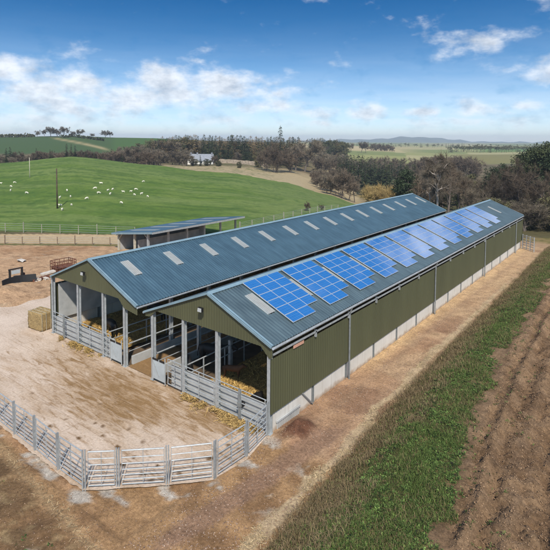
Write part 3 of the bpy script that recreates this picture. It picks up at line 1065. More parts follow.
def make_barn(name, label, ax, az, xl, xr, xpl, xpr, outer, front_posts, roofmat, sky_ys, arrays):
    """xpl/xpr: post lines; outer: 'r' or 'l' = the walled side"""
    root = empty(name, (ax, 0, 0), label, 'barn')
    rz = lambda x: az - SL * abs(x - ax)
    roof = roof_mesh(root, 'roof', ax, az, xl, xr, roofmat, sky_ys)
    # ridge capping
    mb = MB()
    for sgn in (-1, 1):
        mb.add([(ax, Y0 - 0.02, az + 0.075), (ax + sgn * 0.18, Y0 - 0.02, az + 0.055 - SL * 0.18), (ax + sgn * 0.18, Y1 + 0.02, az + 0.055 - SL * 0.18), (ax, Y1 + 0.02, az + 0.075)],
               [(0, 1, 2, 3)] if sgn > 0 else [(3, 2, 1, 0)])
    mb.build('ridge_cap', MT['trim'], root)
    # barge trims on both ends
    for (yb, nm) in ((Y0 - 0.035, 'verge_trim'), (Y1 + 0.035, 'verge_trim')):
        mb = MB()
        for xe in (xl, xr):
            mb.bar((ax + (0.001 if xe > ax else -0.001), yb, az + 0.0), (xe, yb, rz(xe) + 0.0), 0.05, 0.10, (0, 0, 1))
            s = 1 if xe > ax else -1
            ye = yb + (0.1 if yb < 0 else -0.1)
            mb.bar((ax + s * 0.02, ye, az + 0.055), (xe, ye, rz(xe) + 0.055), 0.11, 0.012, (0, 0, 1))
        mb.build(nm, MT['trim'], root)
    # gutters
    for xe in (xl, xr):
        s = 1 if xe > ax else -1
        mb = MB()
        z = rz(xe) - 0.03
        for k in range(8):
            a0, a1 = math.pi * k / 8, math.pi * (k + 1) / 8
            c0, c1 = (xe + s * (0.06 - 0.075 * math.cos(a0)), z - 0.085 * math.sin(a0)), (xe + s * (0.06 - 0.075 * math.cos(a1)), z - 0.085 * math.sin(a1))
            mb.add([(c0[0], Y0, c0[1]), (c1[0], Y0, c1[1]), (c1[0], Y1, c1[1]), (c0[0], Y1, c0[1])], [(0, 1, 2, 3)])
            q0, q1 = (xe + s * (0.06 - 0.068 * math.cos(a0)), z - 0.078 * math.sin(a0)), (xe + s * (0.06 - 0.068 * math.cos(a1)), z - 0.078 * math.sin(a1))
            mb.add([(q0[0], Y0, q0[1]), (q1[0], Y0, q1[1]), (q1[0], Y1, q1[1]), (q0[0], Y1, q0[1])], [(3, 2, 1, 0)])
        mb.build('gutter', MT['galv'], root)
    # gables
    zc = 3.86
    def bottom(x):
        pts = sorted([(xl + 0.02, rz(xl) - 0.24), (xpl - 0.1, 3.45), (xpl + 0.42, zc), (xpr - 0.42, zc), (xpr + 0.1, 3.40), (xr - 0.02, rz(xr) - 0.5)])
        return float(np.interp(x, [p[0] for p in pts], [p[1] for p in pts]))
    mb = MB()
    ribbed_wall(mb, (xl + 0.02, Y0 + 0.07), (xr - 0.02, Y0 + 0.07), lambda a: rz(xl + 0.02 + a) - 0.02, lambda a: bottom(xl + 0.02 + a), 0.17, 0.014)
    mb.build('gable_cladding', MT['olive'], root)
    mb = MB()
    ribbed_wall(mb, (xr - 0.02, L + 0.06), (xl + 0.02, L + 0.06), lambda a: rz(xr - 0.02 - a) - 0.02, lambda a: 0.95, 0.17, 0.014, (0, 1))
    mb.build('rear_cladding', MT['olive'], root)
    MB().box(xpl, xpr, L - 0.12, L, -0.1, 0.97).build('rear_wall', MT['wall'], root)
    floodlight(root, ax - 0.25, 4.80)
    # front posts
    for x in (xpl, *front_posts, xpr):
        mb = MB()
        i_post(mb, x, -0.05, -0.05, rz(x) - 0.12 if x not in (xpl, xpr) else rz(x) - 0.1)
        mb.box(x - 0.15, x + 0.15, -0.2, 0.1, -0.05, 0.03)
        mb.build('front_post', MT['galv'], root)
    # side posts and frames
    for side in (xpl, xpr):
        for k in range(1, NB + 1):
            mb = MB()
            i_post(mb, side, k * BAY if k < NB else L - 0.3, -0.05, rz(side) - 0.1 if (side == xpr) != (outer == 'r') else 3.3)
            mb.build('side_post', MT['galv_dark'] if (side == xpr) == (outer == 'r') else MT['galv'], root)
    for k in range(1, NB + 1):
        mb = MB()
        y = k * BAY if k < NB else L - 0.3
        for xe in (xl + 0.1, xr - 0.1):
            mb.bar((ax, y, az - 0.16), (xe, y, rz(xe) - 0.16), 0.12, 0.2)
        mb.build('rafter', MT['dark'], root)
    for xe in (xl, xr):
        for t in (0.08, 0.36, 0.64, 0.93):
            x = ax + (xe - ax) * t
            mb = MB()
            mb.box(x - 0.03, x + 0.03, Y0 + 0.12, L, rz(x) - 0.13, rz(x) - 0.02)
            mb.build('purlin', MT['dark'], root)
    # walled long side
    xw = xpr if outer == 'r' else xpl
    so = 1 if outer == 'r' else -1
    mb = MB()
    for k in range(NB):
        a, b = k * BAY + 0.11 + (0.0 if k else 0.0), (k + 1) * BAY - 0.11
        if k == NB - 1:
            b = L - 0.42
        mb.box(xw - 0.08, xw + 0.06, a, b, -0.12, 1.02)
    mb.build('concrete_wall', MT['wall'], root)
    mb = MB()
    xs = xw + so * 0.14
    if so > 0:
        ribbed_wall(mb, (xs, -0.18), (xs, L + 0.1), lambda a: 3.40, lambda a: 0.93, 0.17, 0.014, (1, 0))
    else:
        ribbed_wall(mb, (xs, L + 0.1), (xs, -0.18), lambda a: 3.30, lambda a: 0.93, 0.17, 0.014, (-1, 0))
    mb.build('side_cladding', MT['olive'], root)
    mb = MB()
    mb.box(xw + so * 0.22 - 0.03, xw + so * 0.22 + 0.03, -0.1, L, 3.58, 3.66)
    o = mb.build('eave_rail', MT['galv'], root)
    for k in range(1, NB):
        m2 = MB()
        m2.box(xw + so * 0.2 - 0.05, xw + so * 0.2 + 0.05, k * BAY - 0.045, k * BAY + 0.045, 3.36, 3.72)
        m2.build('bracket', MT['galv'], o)
    if outer == 'r':
        for y in (6.55, 19.4, 32.6, 45.3):
            mb = MB()
            mb.tube((xs + 0.09, y, 0.0), (xs + 0.09, y, 3.62), 0.05, n=8)
            mb.tube((xs + 0.09, y, 3.62), (xr + 0.07, y, rz(xr) - 0.1), 0.05, n=8)
            mb.build('downpipe', MT['galv_dark'], root)
        mb = MB()
        mb.bar((xw + 0.12, 2.25, 0.93), (xw + 0.16, 3.12, 0.06), 0.05, 0.05)
        mb.build('brace', MT['galv_dark'], root)
        MB().box(xs + 0.045, xs + 0.065, 1.42, 2.25, 3.36, 3.52).build('sign_board', MT['salmon'], root)
    # skylights
    for (y, xa, xb_) in sky_ys:
        mb = MB()
        xs_ = np.linspace(xa, xb_, 2)
        for yy in np.arange(y - 0.30, y + 0.20, 0.12):
            z0, z1 = rz(xa) + 0.043, rz(xb_) + 0.043
            mb.add([(xa, yy, z0), (xb_, yy, z1), (xb_, yy + 0.06, z1 + 0.014), (xa, yy + 0.06, z0 + 0.014), (xb_, yy + 0.12, z1), (xa, yy + 0.12, z0)],
                   [(0, 1, 2, 3), (3, 2, 4, 5)])
        mb.build('skylight', MT['skylight'], root)
    # solar arrays: three panels across, five rows and a short sixth row of two
    for k, y in enumerate(arrays):
        fr, cells = MB(), []
        pw, ph = 0.951, 0.562
        u = np.array([1, 0, -SL]) / math.hypot(1, SL)
        n = np.array([SL, 0, 1]) / math.hypot(1, SL)
        o3 = np.array([-3.47, y, rz(-3.47)]) + n * 0.07
        for r in range(6):
            for c in range(3 if r < 5 else 2):
                if r == 5 and k > 6 and False:
                    continue
                P = o3 + u * (r * (ph + 0.012)) + np.array([0, 1, 0]) * (c * (pw + 0.012))
                a, b = u * ph, np.array([0, pw, 0])
                fr.add([P, P + a, P + a + b, P + b, P + n * .04, P + a + n * .04, P + a + b + n * .04, P + b + n * .04],
                       [(0, 3, 2, 1), (4, 5, 6, 7), (0, 1, 5, 4), (1, 2, 6, 5), (2, 3, 7, 6), (3, 0, 4, 7)])
                e = 0.014
                q = [P + u * e + np.array([0, e, 0]) + n * .043, P + a - u * e + np.array([0, e, 0]) + n * .043,
                     P + a - u * e + b - np.array([0, e, 0]) + n * .043, P + u * e + b - np.array([0, e, 0]) + n * .043]
                cells.append(q)
        arr = fr.build('solar_array', MT['solar_frame'], root)
        if k < 5:
            for q in cells:
                m2 = MB()
                m2.add(q, [(0, 1, 2, 3)])
                m2.build('solar_panel', MT['solar'], arr)
        else:
            m2 = MB()
            for q in cells:
                m2.add(q, [(0, 1, 2, 3)])
            m2.build('solar_glass', MT['solar'], arr)
    return root


sky_pitch = 3.295
skyB = [(1.65 + sky_pitch * k, -12.88, -11.43) for k in range(15)]
skyA = [(1.65 + sky_pitch * k, -2.72, -1.25) for k in range(14)]
arrA = [2.02 + sky_pitch * k for k in range(12)]
AXA, AZA, AXB, AZB = -3.646, 5.58, -13.78, 5.654
barnA = make_barn('solar_barn', 'open fronted olive barn carrying a row of blue solar panels on its roof', AXA, AZA, -8.45, 0.2634, -7.93, 0.0,
                  'r', (-5.50, -3.15), MT['roof_a'], skyA, arrA)
barnB = make_barn('skylight_barn', 'open fronted olive barn with a line of pale skylights and no solar panels', AXB, AZB, -18.2, -9.1, -18.3, -10.42,
                  'l', (-15.2, -12.5), MT['roof_b'], skyB, [])

# ---- fronts of the pens
def front_set(root, spans, door, half_posts):
    x_lo, x_hi = min(s[0] for s in spans), max(s[1] for s in spans)
    for (a, b) in spans:
        mb = MB()
        ups = [a + (b - a) * t for t in (0.02, 0.5, 0.98)]
        gate_rails(mb, a + 0.1, b - 0.1, -0.17, (0.22, 0.55, 0.90, 1.22, 1.52), 0.023, [])
        for u in ups:
            mb.bar((a + 0.1 + (b - a - 0.2) * (u - a) / (b - a), -0.175, 0.2), (a + 0.1 + (b - a - 0.2) * (u - a) / (b - a), -0.175, 1.54), 0.045, 0.02, (0, 1, 0))
        mb.build('pen_gate', MT['galv'], root)
    MB().box(x_lo + 0.1, x_hi - 0.1, 0.08, 0.2, -0.04, 1.12).build('feed_wall', MT['panel'], root)
    for x in half_posts:
        mb = MB()
        mb.box(x - 0.06, x + 0.06, -0.25, -0.17, -0.04, 1.56)
        mb.box(x - 0.1, x + 0.1, -0.28, -0.19, 0.75, 0.95)
        mb.build('gate_post', MT['galv_dark'], root)
    a, b = door
    mb = MB()
    mb.box(a, b, -0.24, -0.20, 0.22, 1.30)
    d = mb.build('sheeted_gate', MT['sheetgrey'], root)
    m2 = MB()
    for xx in (a + 0.02, b - 0.02):
        m2.tube((xx, -0.22, 0.1), (xx, -0.22, 1.5), 0.03, n=6)
    m2.bar((a + 0.05, -0.26, 1.22), (a + 0.55, -0.26, 0.45), 0.04, 0.015, (0, 1, 0))
    m2.build('gate_frame', MT['galv'], d)
    m3 = MB()
    m3.box(a + 0.02, a + 0.5, -0.262, -0.245, 1.24, 1.34)
    m3.box(a + 0.58, b - 0.02, -0.262, -0.245, 1.24, 1.34)
    m3.build('latch_plate', MT['black'], d)


front_set(barnA, [(-6.75, -5.50), (-5.50, -3.15), (-3.15, 0.0)], (-7.8, -6.78), [-1.62])
front_set(barnB, [(-18.3, -15.2), (-15.2, -12.5), (-12.5, -11.65)], (-11.62, -10.55), [-16.75])

# floors, bedding, partitions
def rect(x0, x1, y0, y1):
    return lambda x, y: (x > x0) & (x < x1) & (y > y0) & (y < y1)


sheet('straw_bedding', rect(-5.35, -0.1, 0.24, L - .2), -5.5, 0, 0.2, L, 0.12, 0.16, MT['straw'], rough=0.28, kind='stuff')
sheet('barn_floor', rect(-7.9, -5.3, -0.02, L - .2), -8, -5.2, 0.0, L, 0.3, 0.05, MT['muck'], rough=0.06)
sheet('straw_bedding', rect(-18.2, -12.2, 0.24, L - .2), -18.3, -12, 0.2, L, 0.12, 0.16, MT['straw'], rough=0.28, kind='stuff')
sheet('barn_floor', rect(-12.2, -10.3, -0.02, L - .2), -12.4, -10.3, 0.0, L, 0.3, 0.05, MT['muck'], rough=0.06)
sheet('feed_passage', rect(-10.5, -7.8, -0.02, L + .1), -10.6, -7.8, 0.0, L, 0.3, 0.03, MT['yard'],
      lambda x, y: np.stack([x * 0 + 1.2, x * 0 + .3, x * 0], -1), rough=0.02)
for (xa, root) in ((-8.05, barnA), (-10.30, barnB)):
    MB().box(xa - 0.07, xa + 0.07, 0.3, L - 0.3, 0.0, 0.50).build('feed_kerb', MT['panel'], root)
    mb = MB()
    mb.tube((xa, 0.1, 1.30), (xa, L - 0.3, 1.30), 0.04, n=6)
    mb.tube((xa, 0.1, 0.85), (xa, L - 0.3, 0.85), 0.025, n=6)
    mb.build('feed_rail', MT['galv'], root)
# feed laid along both kerbs
mb = MB()
for x0 in (-8.55, -9.85):
    ys = np.arange(3.4, L - 1, 0.22)
    rows = []
    for y in ys:
        h = 0.07 + 0.12 * random.random()
        wv = 0.28 + 0.15 * random.random()
        rows.append([(x0 - wv, y, 0.035), (x0 - wv * .4, y, h), (x0 + wv * .4, y, h * (.7 + .5 * random.random())), (x0 + wv, y, 0.035)])
    n0 = len(rows)
    mb.add([p for r in rows for p in r], [(4 * k + q, 4 * k + q + 1, 4 * k + q + 5, 4 * k + q + 4) for k in range(n0 - 1) for q in range(3)])
tag(mb.build('cattle_feed', MT['feed']), kind='stuff')
# partition rails inside
for (xa, root, mtp) in ((-5.42, barnA, 'galv'), (-12.25, barnB, 'galv')):
    mb = MB()
    mb.tube((xa, 0.1, 1.48), (xa, L - 0.5, 1.48), 0.035, n=6)
    mb.tube((xa, 0.1, 1.00), (xa, L - 0.5, 1.00), 0.03, n=6)
    for y in np.arange(1.2, L - 1, 1.6):
        mb.bar((xa, y, 0.05), (xa, y, 1.5), 0.06, 0.04)
    mb.build('partition_rail', MT['galv'], root)
    for k in range(1, 6):
        MB().box(xa - 0.09, xa + 0.09, k * BAY - 0.09, k * BAY + 0.09, 0.0, 1.75).build('partition_post', MT['galv'], root)
# the left barn inside: bracing on its outer wall, red tank board
mb = MB()
mb.bar((-18.1, 0.3, 3.4), (-18.1, 3.1, 1.5), 0.07, 0.05)
mb.bar((-18.1, 0.3, 1.3), (-18.1, 3.1, 1.62), 0.06, 0.05)
mb.build('brace', MT['galv_dark'], barnB)
MB().box(-18.13, -18.06, 0.2, L - 0.5, 0.95, 3.28).build('wall_lining', MT['panel'], barnB)
MB().box(-16.9, -15.5, 6.9, 6.98, 2.0, 3.2).build('red_board', MT['red'], barnB)
# wooden door leaf along concrete base near the front corner, like a slatted vent
mb = MB()
for k in range(14):
    y = 0.35 + k * 0.125
    mb.box(0.075, 0.12, y, y + 0.06, 0.02, 0.36)
mb.box(0.075, 0.15, 0.3, 2.1, 0.36, 0.44)
mb.build('slatted_vent', MT['panel'], barnA)

# ------------------------------------------------------------------ yard fence
fence = empty('yard_fence', (FENCE[9][0], FENCE[9][1], 0), 'galvanised cattle fence of tall posts and rail hurdles round the concrete yard', 'fence')
HF = 1.42
for k, p in enumerate(FENCE):
    mb = MB()
    tall = HF + 0.08
    if k < len(FENCE) - 1:
        dd = FENCE[k + 1] - p
    else:
        dd = p - FENCE[k - 1]
    dd = dd / np.linalg.norm(dd)
    dbl = 0.042 if k >= 12 else 0.0
    for s in ((-1, 1) if dbl else (0,)):
        q = p + dd * dbl * s
        w = 0.024 if dbl else 0.034
        mb.bar((q[0], q[1], -0.15), (q[0], q[1], tall), w * 2, w * 2, (dd[0], dd[1], 0))
    mb.build('post', MT['galv_mid'], fence)
for k in range(len(FENCE) - 1):
    a, b = FENCE[k], FENCE[k + 1]
    d = (b - a) / np.linalg.norm(b - a)
    a2, b2 = a + d * 0.15, b - d * 0.12
    mb = MB()
    jit = 0.02 * math.sin(k * 2.7)
    for z in (0.12, 0.30, 0.48, 0.68, 0.90, 1.13, HF - 0.02):
        mb.tube((a2[0], a2[1], z + jit), (b2[0], b2[1], z - jit * .5), 0.019 if z < 1.3 else 0.026, n=6)
    for t in (0.0, 0.5, 1.0):
        c = a2 + (b2 - a2) * t
        mb.bar((c[0], c[1], 0.10), (c[0], c[1], HF), 0.03, 0.02, (d[0], d[1], 0))
    mb.build('hurdle', MT['galv'], fence)
# rear hurdle past the far corner of the solar barn
g = empty('rear_hurdle', (0.4, 48.6, 0), 'small pale metal hurdle standing beyond the far corner of the solar barn', 'hurdle')
mb = MB()
for z in (0.2, 0.5, 0.8, 1.1, 1.4, 1.65):
    mb.tube((0.3, 48.6, z), (1.8, 47.2, z), 0.035, n=6)
mb.build('rails', MT['galv'], g)
for t in (0, 0.33, 0.66, 1):
    x, y = 0.3 + 1.5 * t, 48.6 - 1.4 * t
    MB().bar((x, y, -0.1), (x, y, 1.75), 0.09, 0.09).build('post', MT['galv'], g)

# ------------------------------------------------------------------ bales, scraper, cage, litter at the left
def bale(mb, c, sx, sy, sz, rot, seg=9, rough=0.035):
    bm = bmesh.new()
    bmesh.ops.create_cube(bm, size=1.0)
    bmesh.ops.subdivide_edges(bm, edges=bm.edges[:], cuts=seg, use_grid_fill=True)
    R = Matrix.Rotation(rot, 3, 'Z')
    for v in bm.verts:
        p = Vector((v.co.x * sx, v.co.y * sy, v.co.z * sz))
        # rounded arrises and string grooves
        k = max(abs(v.co.x), abs(v.co.y)) * 2
        p *= 1 - 0.05 * (max(0, abs(v.co.x) * 2 - .7) * max(0, abs(v.co.y) * 2 - .7) + max(0, abs(v.co.z) * 2 - .7) * max(0, k - .7)) * 6
        p += Vector((random.uniform(-1, 1), random.uniform(-1, 1), random.uniform(-1, 1))) * rough
        v.co = R @ p + Vector(c)
    bm.verts.ensure_lookup_table()
    mb.add([tuple(v.co) for v in bm.verts], [tuple(v.index for v in f.verts) for f in bm.faces])
    bm.free()


mb = MB()
bale(mb, (-19.75, -0.15, 0.62), 1.5, 1.05, 1.2, 0.12)
ob = mb.build('straw_bale', MT['bale'], None, True, (-19.75, -0.15, 0.03))
tag(ob, 'big square golden straw bale on the concrete beside the skylight barn', 'bale')
m2 = MB()
for t in (-0.5, -0.17, 0.17, 0.5):
    c, s = math.cos(0.12), math.sin(0.12)
    for (a, b) in (((-.77, t * .95, -.6), (-.77, t * .95, .6)), ((-.77, t * .95, .615), (.77, t * .95, .615)), ((.77, t * .95, -.6), (.77, t * .95, .6))):
        f = lambda p: (-19.75 + p[0] * c - p[1] * s, -0.15 + p[0] * s + p[1] * c, 0.62 + p[2])
        m2.tube(f(a), f(b), 0.012, n=4)
m2.build('twine', MT['wood_pale'], ob)
mb = MB()
n = 26
for (cx, cy) in ((-18.95, 0.85),):
    vs, fs = [], []
    for k, x in enumerate(np.linspace(-0.55, 0.55, 8)):
        for q in range(n):
            t = 2 * math.pi * q / n
            r = 0.66 * (1 + random.uniform(-.03, .03)) * (0.94 if k in (0, 7) else 1)
            vs.append((cx + x, cy + r * math.cos(t), 0.66 + r * math.sin(t)))
    for k in range(7):
        for q in range(n):
            fs.append((k * n + q, k * n + (q + 1) % n, (k + 1) * n + (q + 1) % n, (k + 1) * n + q))
    fs += [tuple(range(n - 1, -1, -1)), tuple(range(7 * n, 8 * n))]
    mb.add(vs, fs)
ob = mb.build('round_bale', MT['bale_old'], None, True, (-18.95, 0.85, 0))
tag(ob, 'brown weathered round bale tucked behind the square straw bale', 'bale')

zs = zg(-31, 3.5)
scr = empty('yard_scraper', (-31, 3.5, zs), 'black curved yard scraper with an upright hitch frame on the bare soil', 'scraper')
mb = MB()
pts = []
for k in range(13):
    t = k / 12
    y = 2.1 + 2.9 * t
    bow = 0.55 * (1 - (2 * t - 1) ** 2)
    pts.append((-30.75 - bow, y))
vs, fs = [], []
for (x, y) in pts:
    vs += [(x, y, zs - 0.05), (x - 0.12, y, zs + 0.55), (x - 0.24, y, zs + 0.53), (x - 0.13, y, zs - 0.05)]
for k in range(12):
    for q in range(4):
        fs.append((4 * k + q, 4 * k + (q + 1) % 4, 4 * k + 4 + (q + 1) % 4, 4 * k + 4 + q))
fs += [(3, 2, 1, 0), (48, 49, 50, 51)]
mb.add(vs, fs)
mb.build('blade', MT['black'], scr)
mb = MB()
for y in (3.0, 4.05):
    mb.bar((-31.45, y, zs + 0.3), (-31.5, y, zs + 1.25), 0.14, 0.14)
mb.bar((-31.5, 2.9, zs + 1.2), (-31.5, 4.15, zs + 1.2), 0.08, 0.1)
mb.bar((-31.4, 3.0, zs + 0.5), (-32.3, 3.3, zs + 0.35), 0.08, 0.08)
mb.bar((-31.4, 4.05, zs + 0.5), (-32.3, 3.7, zs + 0.35), 0.08, 0.08)
mb.build('hitch_frame', MT['black'], scr)
MB().box(-31.54, -31.50, 3.15, 3.9, zs + 0.75, zs + 1.1).build('back_plate', MT['sheetgrey'], scr)

# ring feeder cage
cg = empty('feeder_cage', (-33, 8.8, zg(-33, 8.8)), 'rusty railed cattle feeder on the soil behind the skylight barn', 'feeder')
z0 = zg(-33, 8.8)
mb = MB()
x0, x1, y0, y1 = -33.5, -32.1, 7.7, 9.6
for z in (0.45, 0.75, 1.02):
    for a, b in (((x0, y0), (x1, y0)), ((x1, y0), (x1, y1)), ((x1, y1), (x0, y1)), ((x0, y1), (x0, y0))):
        mb.tube((*a, z0 + z), (*b, z0 + z), 0.035, n=6)
for t in np.linspace(0, 1, 5):
    for y in (y0, y1):
        mb.tube((x0 + (x1 - x0) * t, y, z0), (x0 + (x1 - x0) * t, y, z0 + 1.02), 0.03, n=6)
    for x in (x0, x1):
        mb.tube((x, y0 + (y1 - y0) * t, z0), (x, y0 + (y1 - y0) * t, z0 + 1.02), 0.03, n=6)
mb.build('cage_rails', MT['rust'], cg)
mb = MB()
mb.box(x0 + 0.06, x1 - 0.06, y0 + 0.06, y1 - 0.06, z0 + 0.05, z0 + 0.42)
mb.build('feed_box', MT['rust'], cg)

z0 = zg(-29.6, 8)
pl = MB()
qa, qb = on_z(41.5, 275.5), on_z(54.5, 272.8)
pl.bar((qa[0], qa[1], zg(qa[0], qa[1]) + 0.1), (qb[0], qb[1], zg(qb[0], qb[1]) + 0.2), 0.55, 0.16)
tag(pl.build('white_slab', MT['bone'], None, False, (-29.9, 7.5, z0)), 'long white slab lying on the soil against the skylight barn', 'slab')
rub = [(-31.1, 4.9), (-31.0, 5.25), (-31.2, 5.6), (-30.9, 5.9), (-31.3, 6.2), (-31.05, 5.05)]
for k, (x, y) in enumerate(rub):
    mb = MB()
    bale(mb, (x, y, zg(x, y) + 0.1), 0.5, 0.35, 0.25, k * 1.1, 2, 0.05)
    o = mb.build('rubble_block', MT['bone'] if k % 2 else MT['rust'], None, False, (x, y, zg(x, y)))
    tag(o, ('pale' if k % 2 else 'reddish') + ' lump of rubble in the line between scraper and white slab', 'rubble', 'rubble between the scraper and the white slab')
x, y, _ = on_z(21.5, 261.5)
mb = MB()
n = 12
vs = [(x, y, zg(x, y) + 0.3)] + [(x + 0.6 * math.cos(k * math.tau / n) * (1 + .25 * math.sin(3 * k)), y + 0.4 * math.sin(k * math.tau / n), zg(x, y) + 0.2 * random.random()) for k in range(n)]
mb.add(vs, [(0, 1 + k, 1 + (k + 1) % n) for k in range(n)])
tag(mb.build('white_sack', MT['bone'], None, True, (x, y, zg(x, y))), 'crumpled white sack lying alone on the open brown soil', 'sack')
x, y, _ = on_z(23, 281.5)
tag(MB().bar((x, y, zg(x, y) - .2), (x, y, zg(x, y) + 0.75), 0.28, 0.28).build('stub_post', MT['rust'], None, False, (x, y, zg(x, y))), 'short brown post at the end of the scraper blade', 'post')

# ------------------------------------------------------------------ lean-to shed
SX0, SX1, SY0, SBAY, SNB = -36.3, -30.9, 17.4, 2.82, 5
SY1 = SY0 + SBAY * SNB
shed = empty('lean_to_shed', (-33.6, 17.4, 0), 'small lean-to shed with blue roof and pale skylights behind the skylight barn', 'shed')
srz = lambda x: 2.02 + (2.92 - 2.02) * (x + 36.95) / (36.95 - 29.6)
mb = MB()
ys = np.arange(SY0 - 0.5, SY1 + 0.5, 0.145)
for k, y in enumerate(ys[:-1]):
    h0, h1 = 0.03 * (k % 2), 0.03 * ((k + 1) % 2)
    mb.add([(-36.95, y, srz(-36.95) + h0), (-29.6, y, srz(-29.6) + h0), (-29.6, ys[k + 1], srz(-29.6) + h1), (-36.95, ys[k + 1], srz(-36.95) + h1)], [(0, 1, 2, 3)])
roofS = mb.build('roof', MT['roof_b'], shed)
for k in range(SNB):
    y = SY0 + SBAY * (k + 0.5)
    mb = MB()
    mb.add([(-35.6, y - 0.4, srz(-35.6) + 0.055), (-31.0, y - 0.4, srz(-31.0) + 0.055), (-31.0, y + 0.4, srz(-31.0) + 0.055), (-35.6, y + 0.4, srz(-35.6) + 0.055)], [(0, 1, 2, 3)])
    mb.build('skylight', MT['skylight'], roofS)
mb = MB()
mb.box(-29.63, -29.57, SY0 - 0.5, SY1 + 0.4, srz(-29.6) - 0.22, srz(-29.6) - 0.01)
mb.build('fascia', MT['galv'], shed)
mb = MB()
mb.bar((-36.95, SY0 - 0.53, srz(-36.95) - 0.08), (-29.6, SY0 - 0.53, srz(-29.6) - 0.08), 0.05, 0.2)
mb.build('verge_trim', MT['trim'], shed)
for x in (SX0, (SX0 + SX1) / 2 + 0.3, SX1):
    MB().box(x - 0.11, x + 0.11, SY0 - 0.1, SY0 + 0.1, -0.1, srz(x) - 0.05).build('post', MT['wood_pale'] if x != SX1 else MT['galv'], shed)
for k in range(1, SNB + 1):
    MB().box(SX1 - 0.1, SX1 + 0.1, SY0 + SBAY * k - 0.1, SY0 + SBAY * k + 0.1, -0.1, srz(SX1) - 0.05).build('post', MT['galv'], shed)
mb = MB()
for (x, s) in ((SX0, 1), (SX1, -1)):
    mb.bar((x + s * 0.12, SY0, srz(x) - 0.75), (x + s * 0.75, SY0, srz(x + s * .75) - 0.12), 0.1, 0.1)
mb.build('knee_brace', MT['wood_pale'], shed)
MB().box(SX0 - 0.06, SX0 + 0.06, SY0 + 0.1, SY1 - SBAY * 1.5, -0.1, 1.9).build('back_wall', MT['panel'], shed)
MB().box(SX0 + 0.06, SX1 - 1.6, SY1 - SBAY * 1.5, SY1 - SBAY * 1.5 + 0.1, -0.1, 2.1).build('end_wall', MT['panel'], shed)
MB().box(SX1 - 2.4, SX1 - 2.3, SY0 + 0.4, SY1 - SBAY * 1.5, 0.0, 1.5).build('feed_wall', MT['panel'], shed)

# ------------------------------------------------------------------ wire fences
def wire_fence(P, d, n, sp, t0, label, matp, h, w, every=1):
    p = P + d * t0
    root = empty('wire_fence', (p[0], p[1], zg(*p)), label, 'fence')
    tops = []
    for k in range(n):
        q = P + d * (t0 + k * sp)
        z = zg(*q)
        hh = h * (1.0 if k % 4 else 1.18)
        MB().bar((q[0], q[1], z - 0.1), (q[0] + random.uniform(-.04, .04), q[1], z + hh), w * (1 if k % 4 else 1.4), w, (d[0], d[1], 0)).build('post', matp, root)
        tops.append((q[0], q[1], z))
    mb = MB()
    for f in (0.25, 0.5, 0.75, 0.97):
        for a, b in zip(tops[:-1], tops[1:]):
            mb.tube((a[0], a[1], a[2] + h * f), (b[0], b[1], b[2] + h * f), 0.012, n=4, caps=False)
    mb.build('wire', MT['galv'], root)


wire_fence(F1P, F1D, 13, 2.15, -8, 'low brown post and wire fence between the bare soil and the lane', MT['wood'], 0.95, 0.085)
wire_fence(F2P, F2D, 11, 2.6, -7, 'taller pale post and wire fence at the foot of the green hill', MT['fence_grey'], 1.25, 0.075)
# short pale fence beyond the ridge of the skylight barn
p0 = hit_land(240, 229.5)
p1 = hit_land(338, 209.5)
dd = (p1 - p0)[:2]
ln = np.linalg.norm(dd)
wire_fence(p0[:2], dd / ln, 12, ln / 11, 0, 'pale post and wire fence seen over the ridge of the skylight barn', MT['fence_grey'], 0.95, 0.11)

# ------------------------------------------------------------------ poles
def pole(px, base, top, label, m, arm=True, r=0.14):
    b = hit_land(px, base)
    D, _ = polar(b[0], b[1])
    t = at_dist(px, top, float(D))
    h = t[2] - b[2]
    root = empty('utility_pole', b, label, 'pole')
    MB().tube((b[0], b[1], b[2] - 0.3), (b[0], b[1], b[2] + h), r, r * 0.75, n=8).build('mast', m, root, True)
    if arm:
        mb = MB()
        a = RT * 0.55
        zt = b[2] + h - 0.5
        mb.bar((b[0] - a[0], b[1] - a[1], zt), (b[0] + a[0], b[1] + a[1], zt), 0.1, 0.12)
        mb.build('cross_arm', m, root)
        for s in (-1, 0.0, 1):
            MB().tube((b[0] + a[0] * s * .9, b[1] + a[1] * s * .9, zt + 0.05), (b[0] + a[0] * s * .9, b[1] + a[1] * s * .9, zt + 0.3), 0.06, n=6).build('insulator', MT['galv'], root)


pole(57.3, 208.5, 168.5, 'dark wooden power pole among the sheep on the green hill', MT['pole'], arm=False, r=0.13)
pole(29.8, 178, 157.5, 'thin pale pole higher up the green hill', MT['wood_pale'], arm=False, r=0.085)

# ------------------------------------------------------------------ animals
def skin_mesh(name, pts, edges, rad, mat, sub=1, root=0):
    me = bpy.data.meshes.new(name)
    me.from_pydata(pts, edges, [])
    o = bpy.data.objects.new(name, me)
    COL.objects.link(o)
    md = o.modifiers.new('skin', 'SKIN')
    md.use_smooth_shade = True
    if not me.skin_vertices:
        me.skin_vertices.new()
    for k, r in enumerate(rad):
        me.skin_vertices[0].data[k].radius = (r, r) if not isinstance(r, tuple) else r
        me.skin_vertices[0].data[k].use_root = (k == root)
    s = o.modifiers.new('sub', 'SUBSURF')
    s.levels = s.render_levels = sub
    dg = bpy.context.evaluated_depsgraph_get()
    ev = bpy.data.meshes.new_from_object(o.evaluated_get(dg))
    bpy.data.objects.remove(o)
    ev.name = name
    ev.materials.clear()
    ev.materials.append(mat)
    ev.polygons.foreach_set('use_smooth', [True] * len(ev.polygons))
    return ev


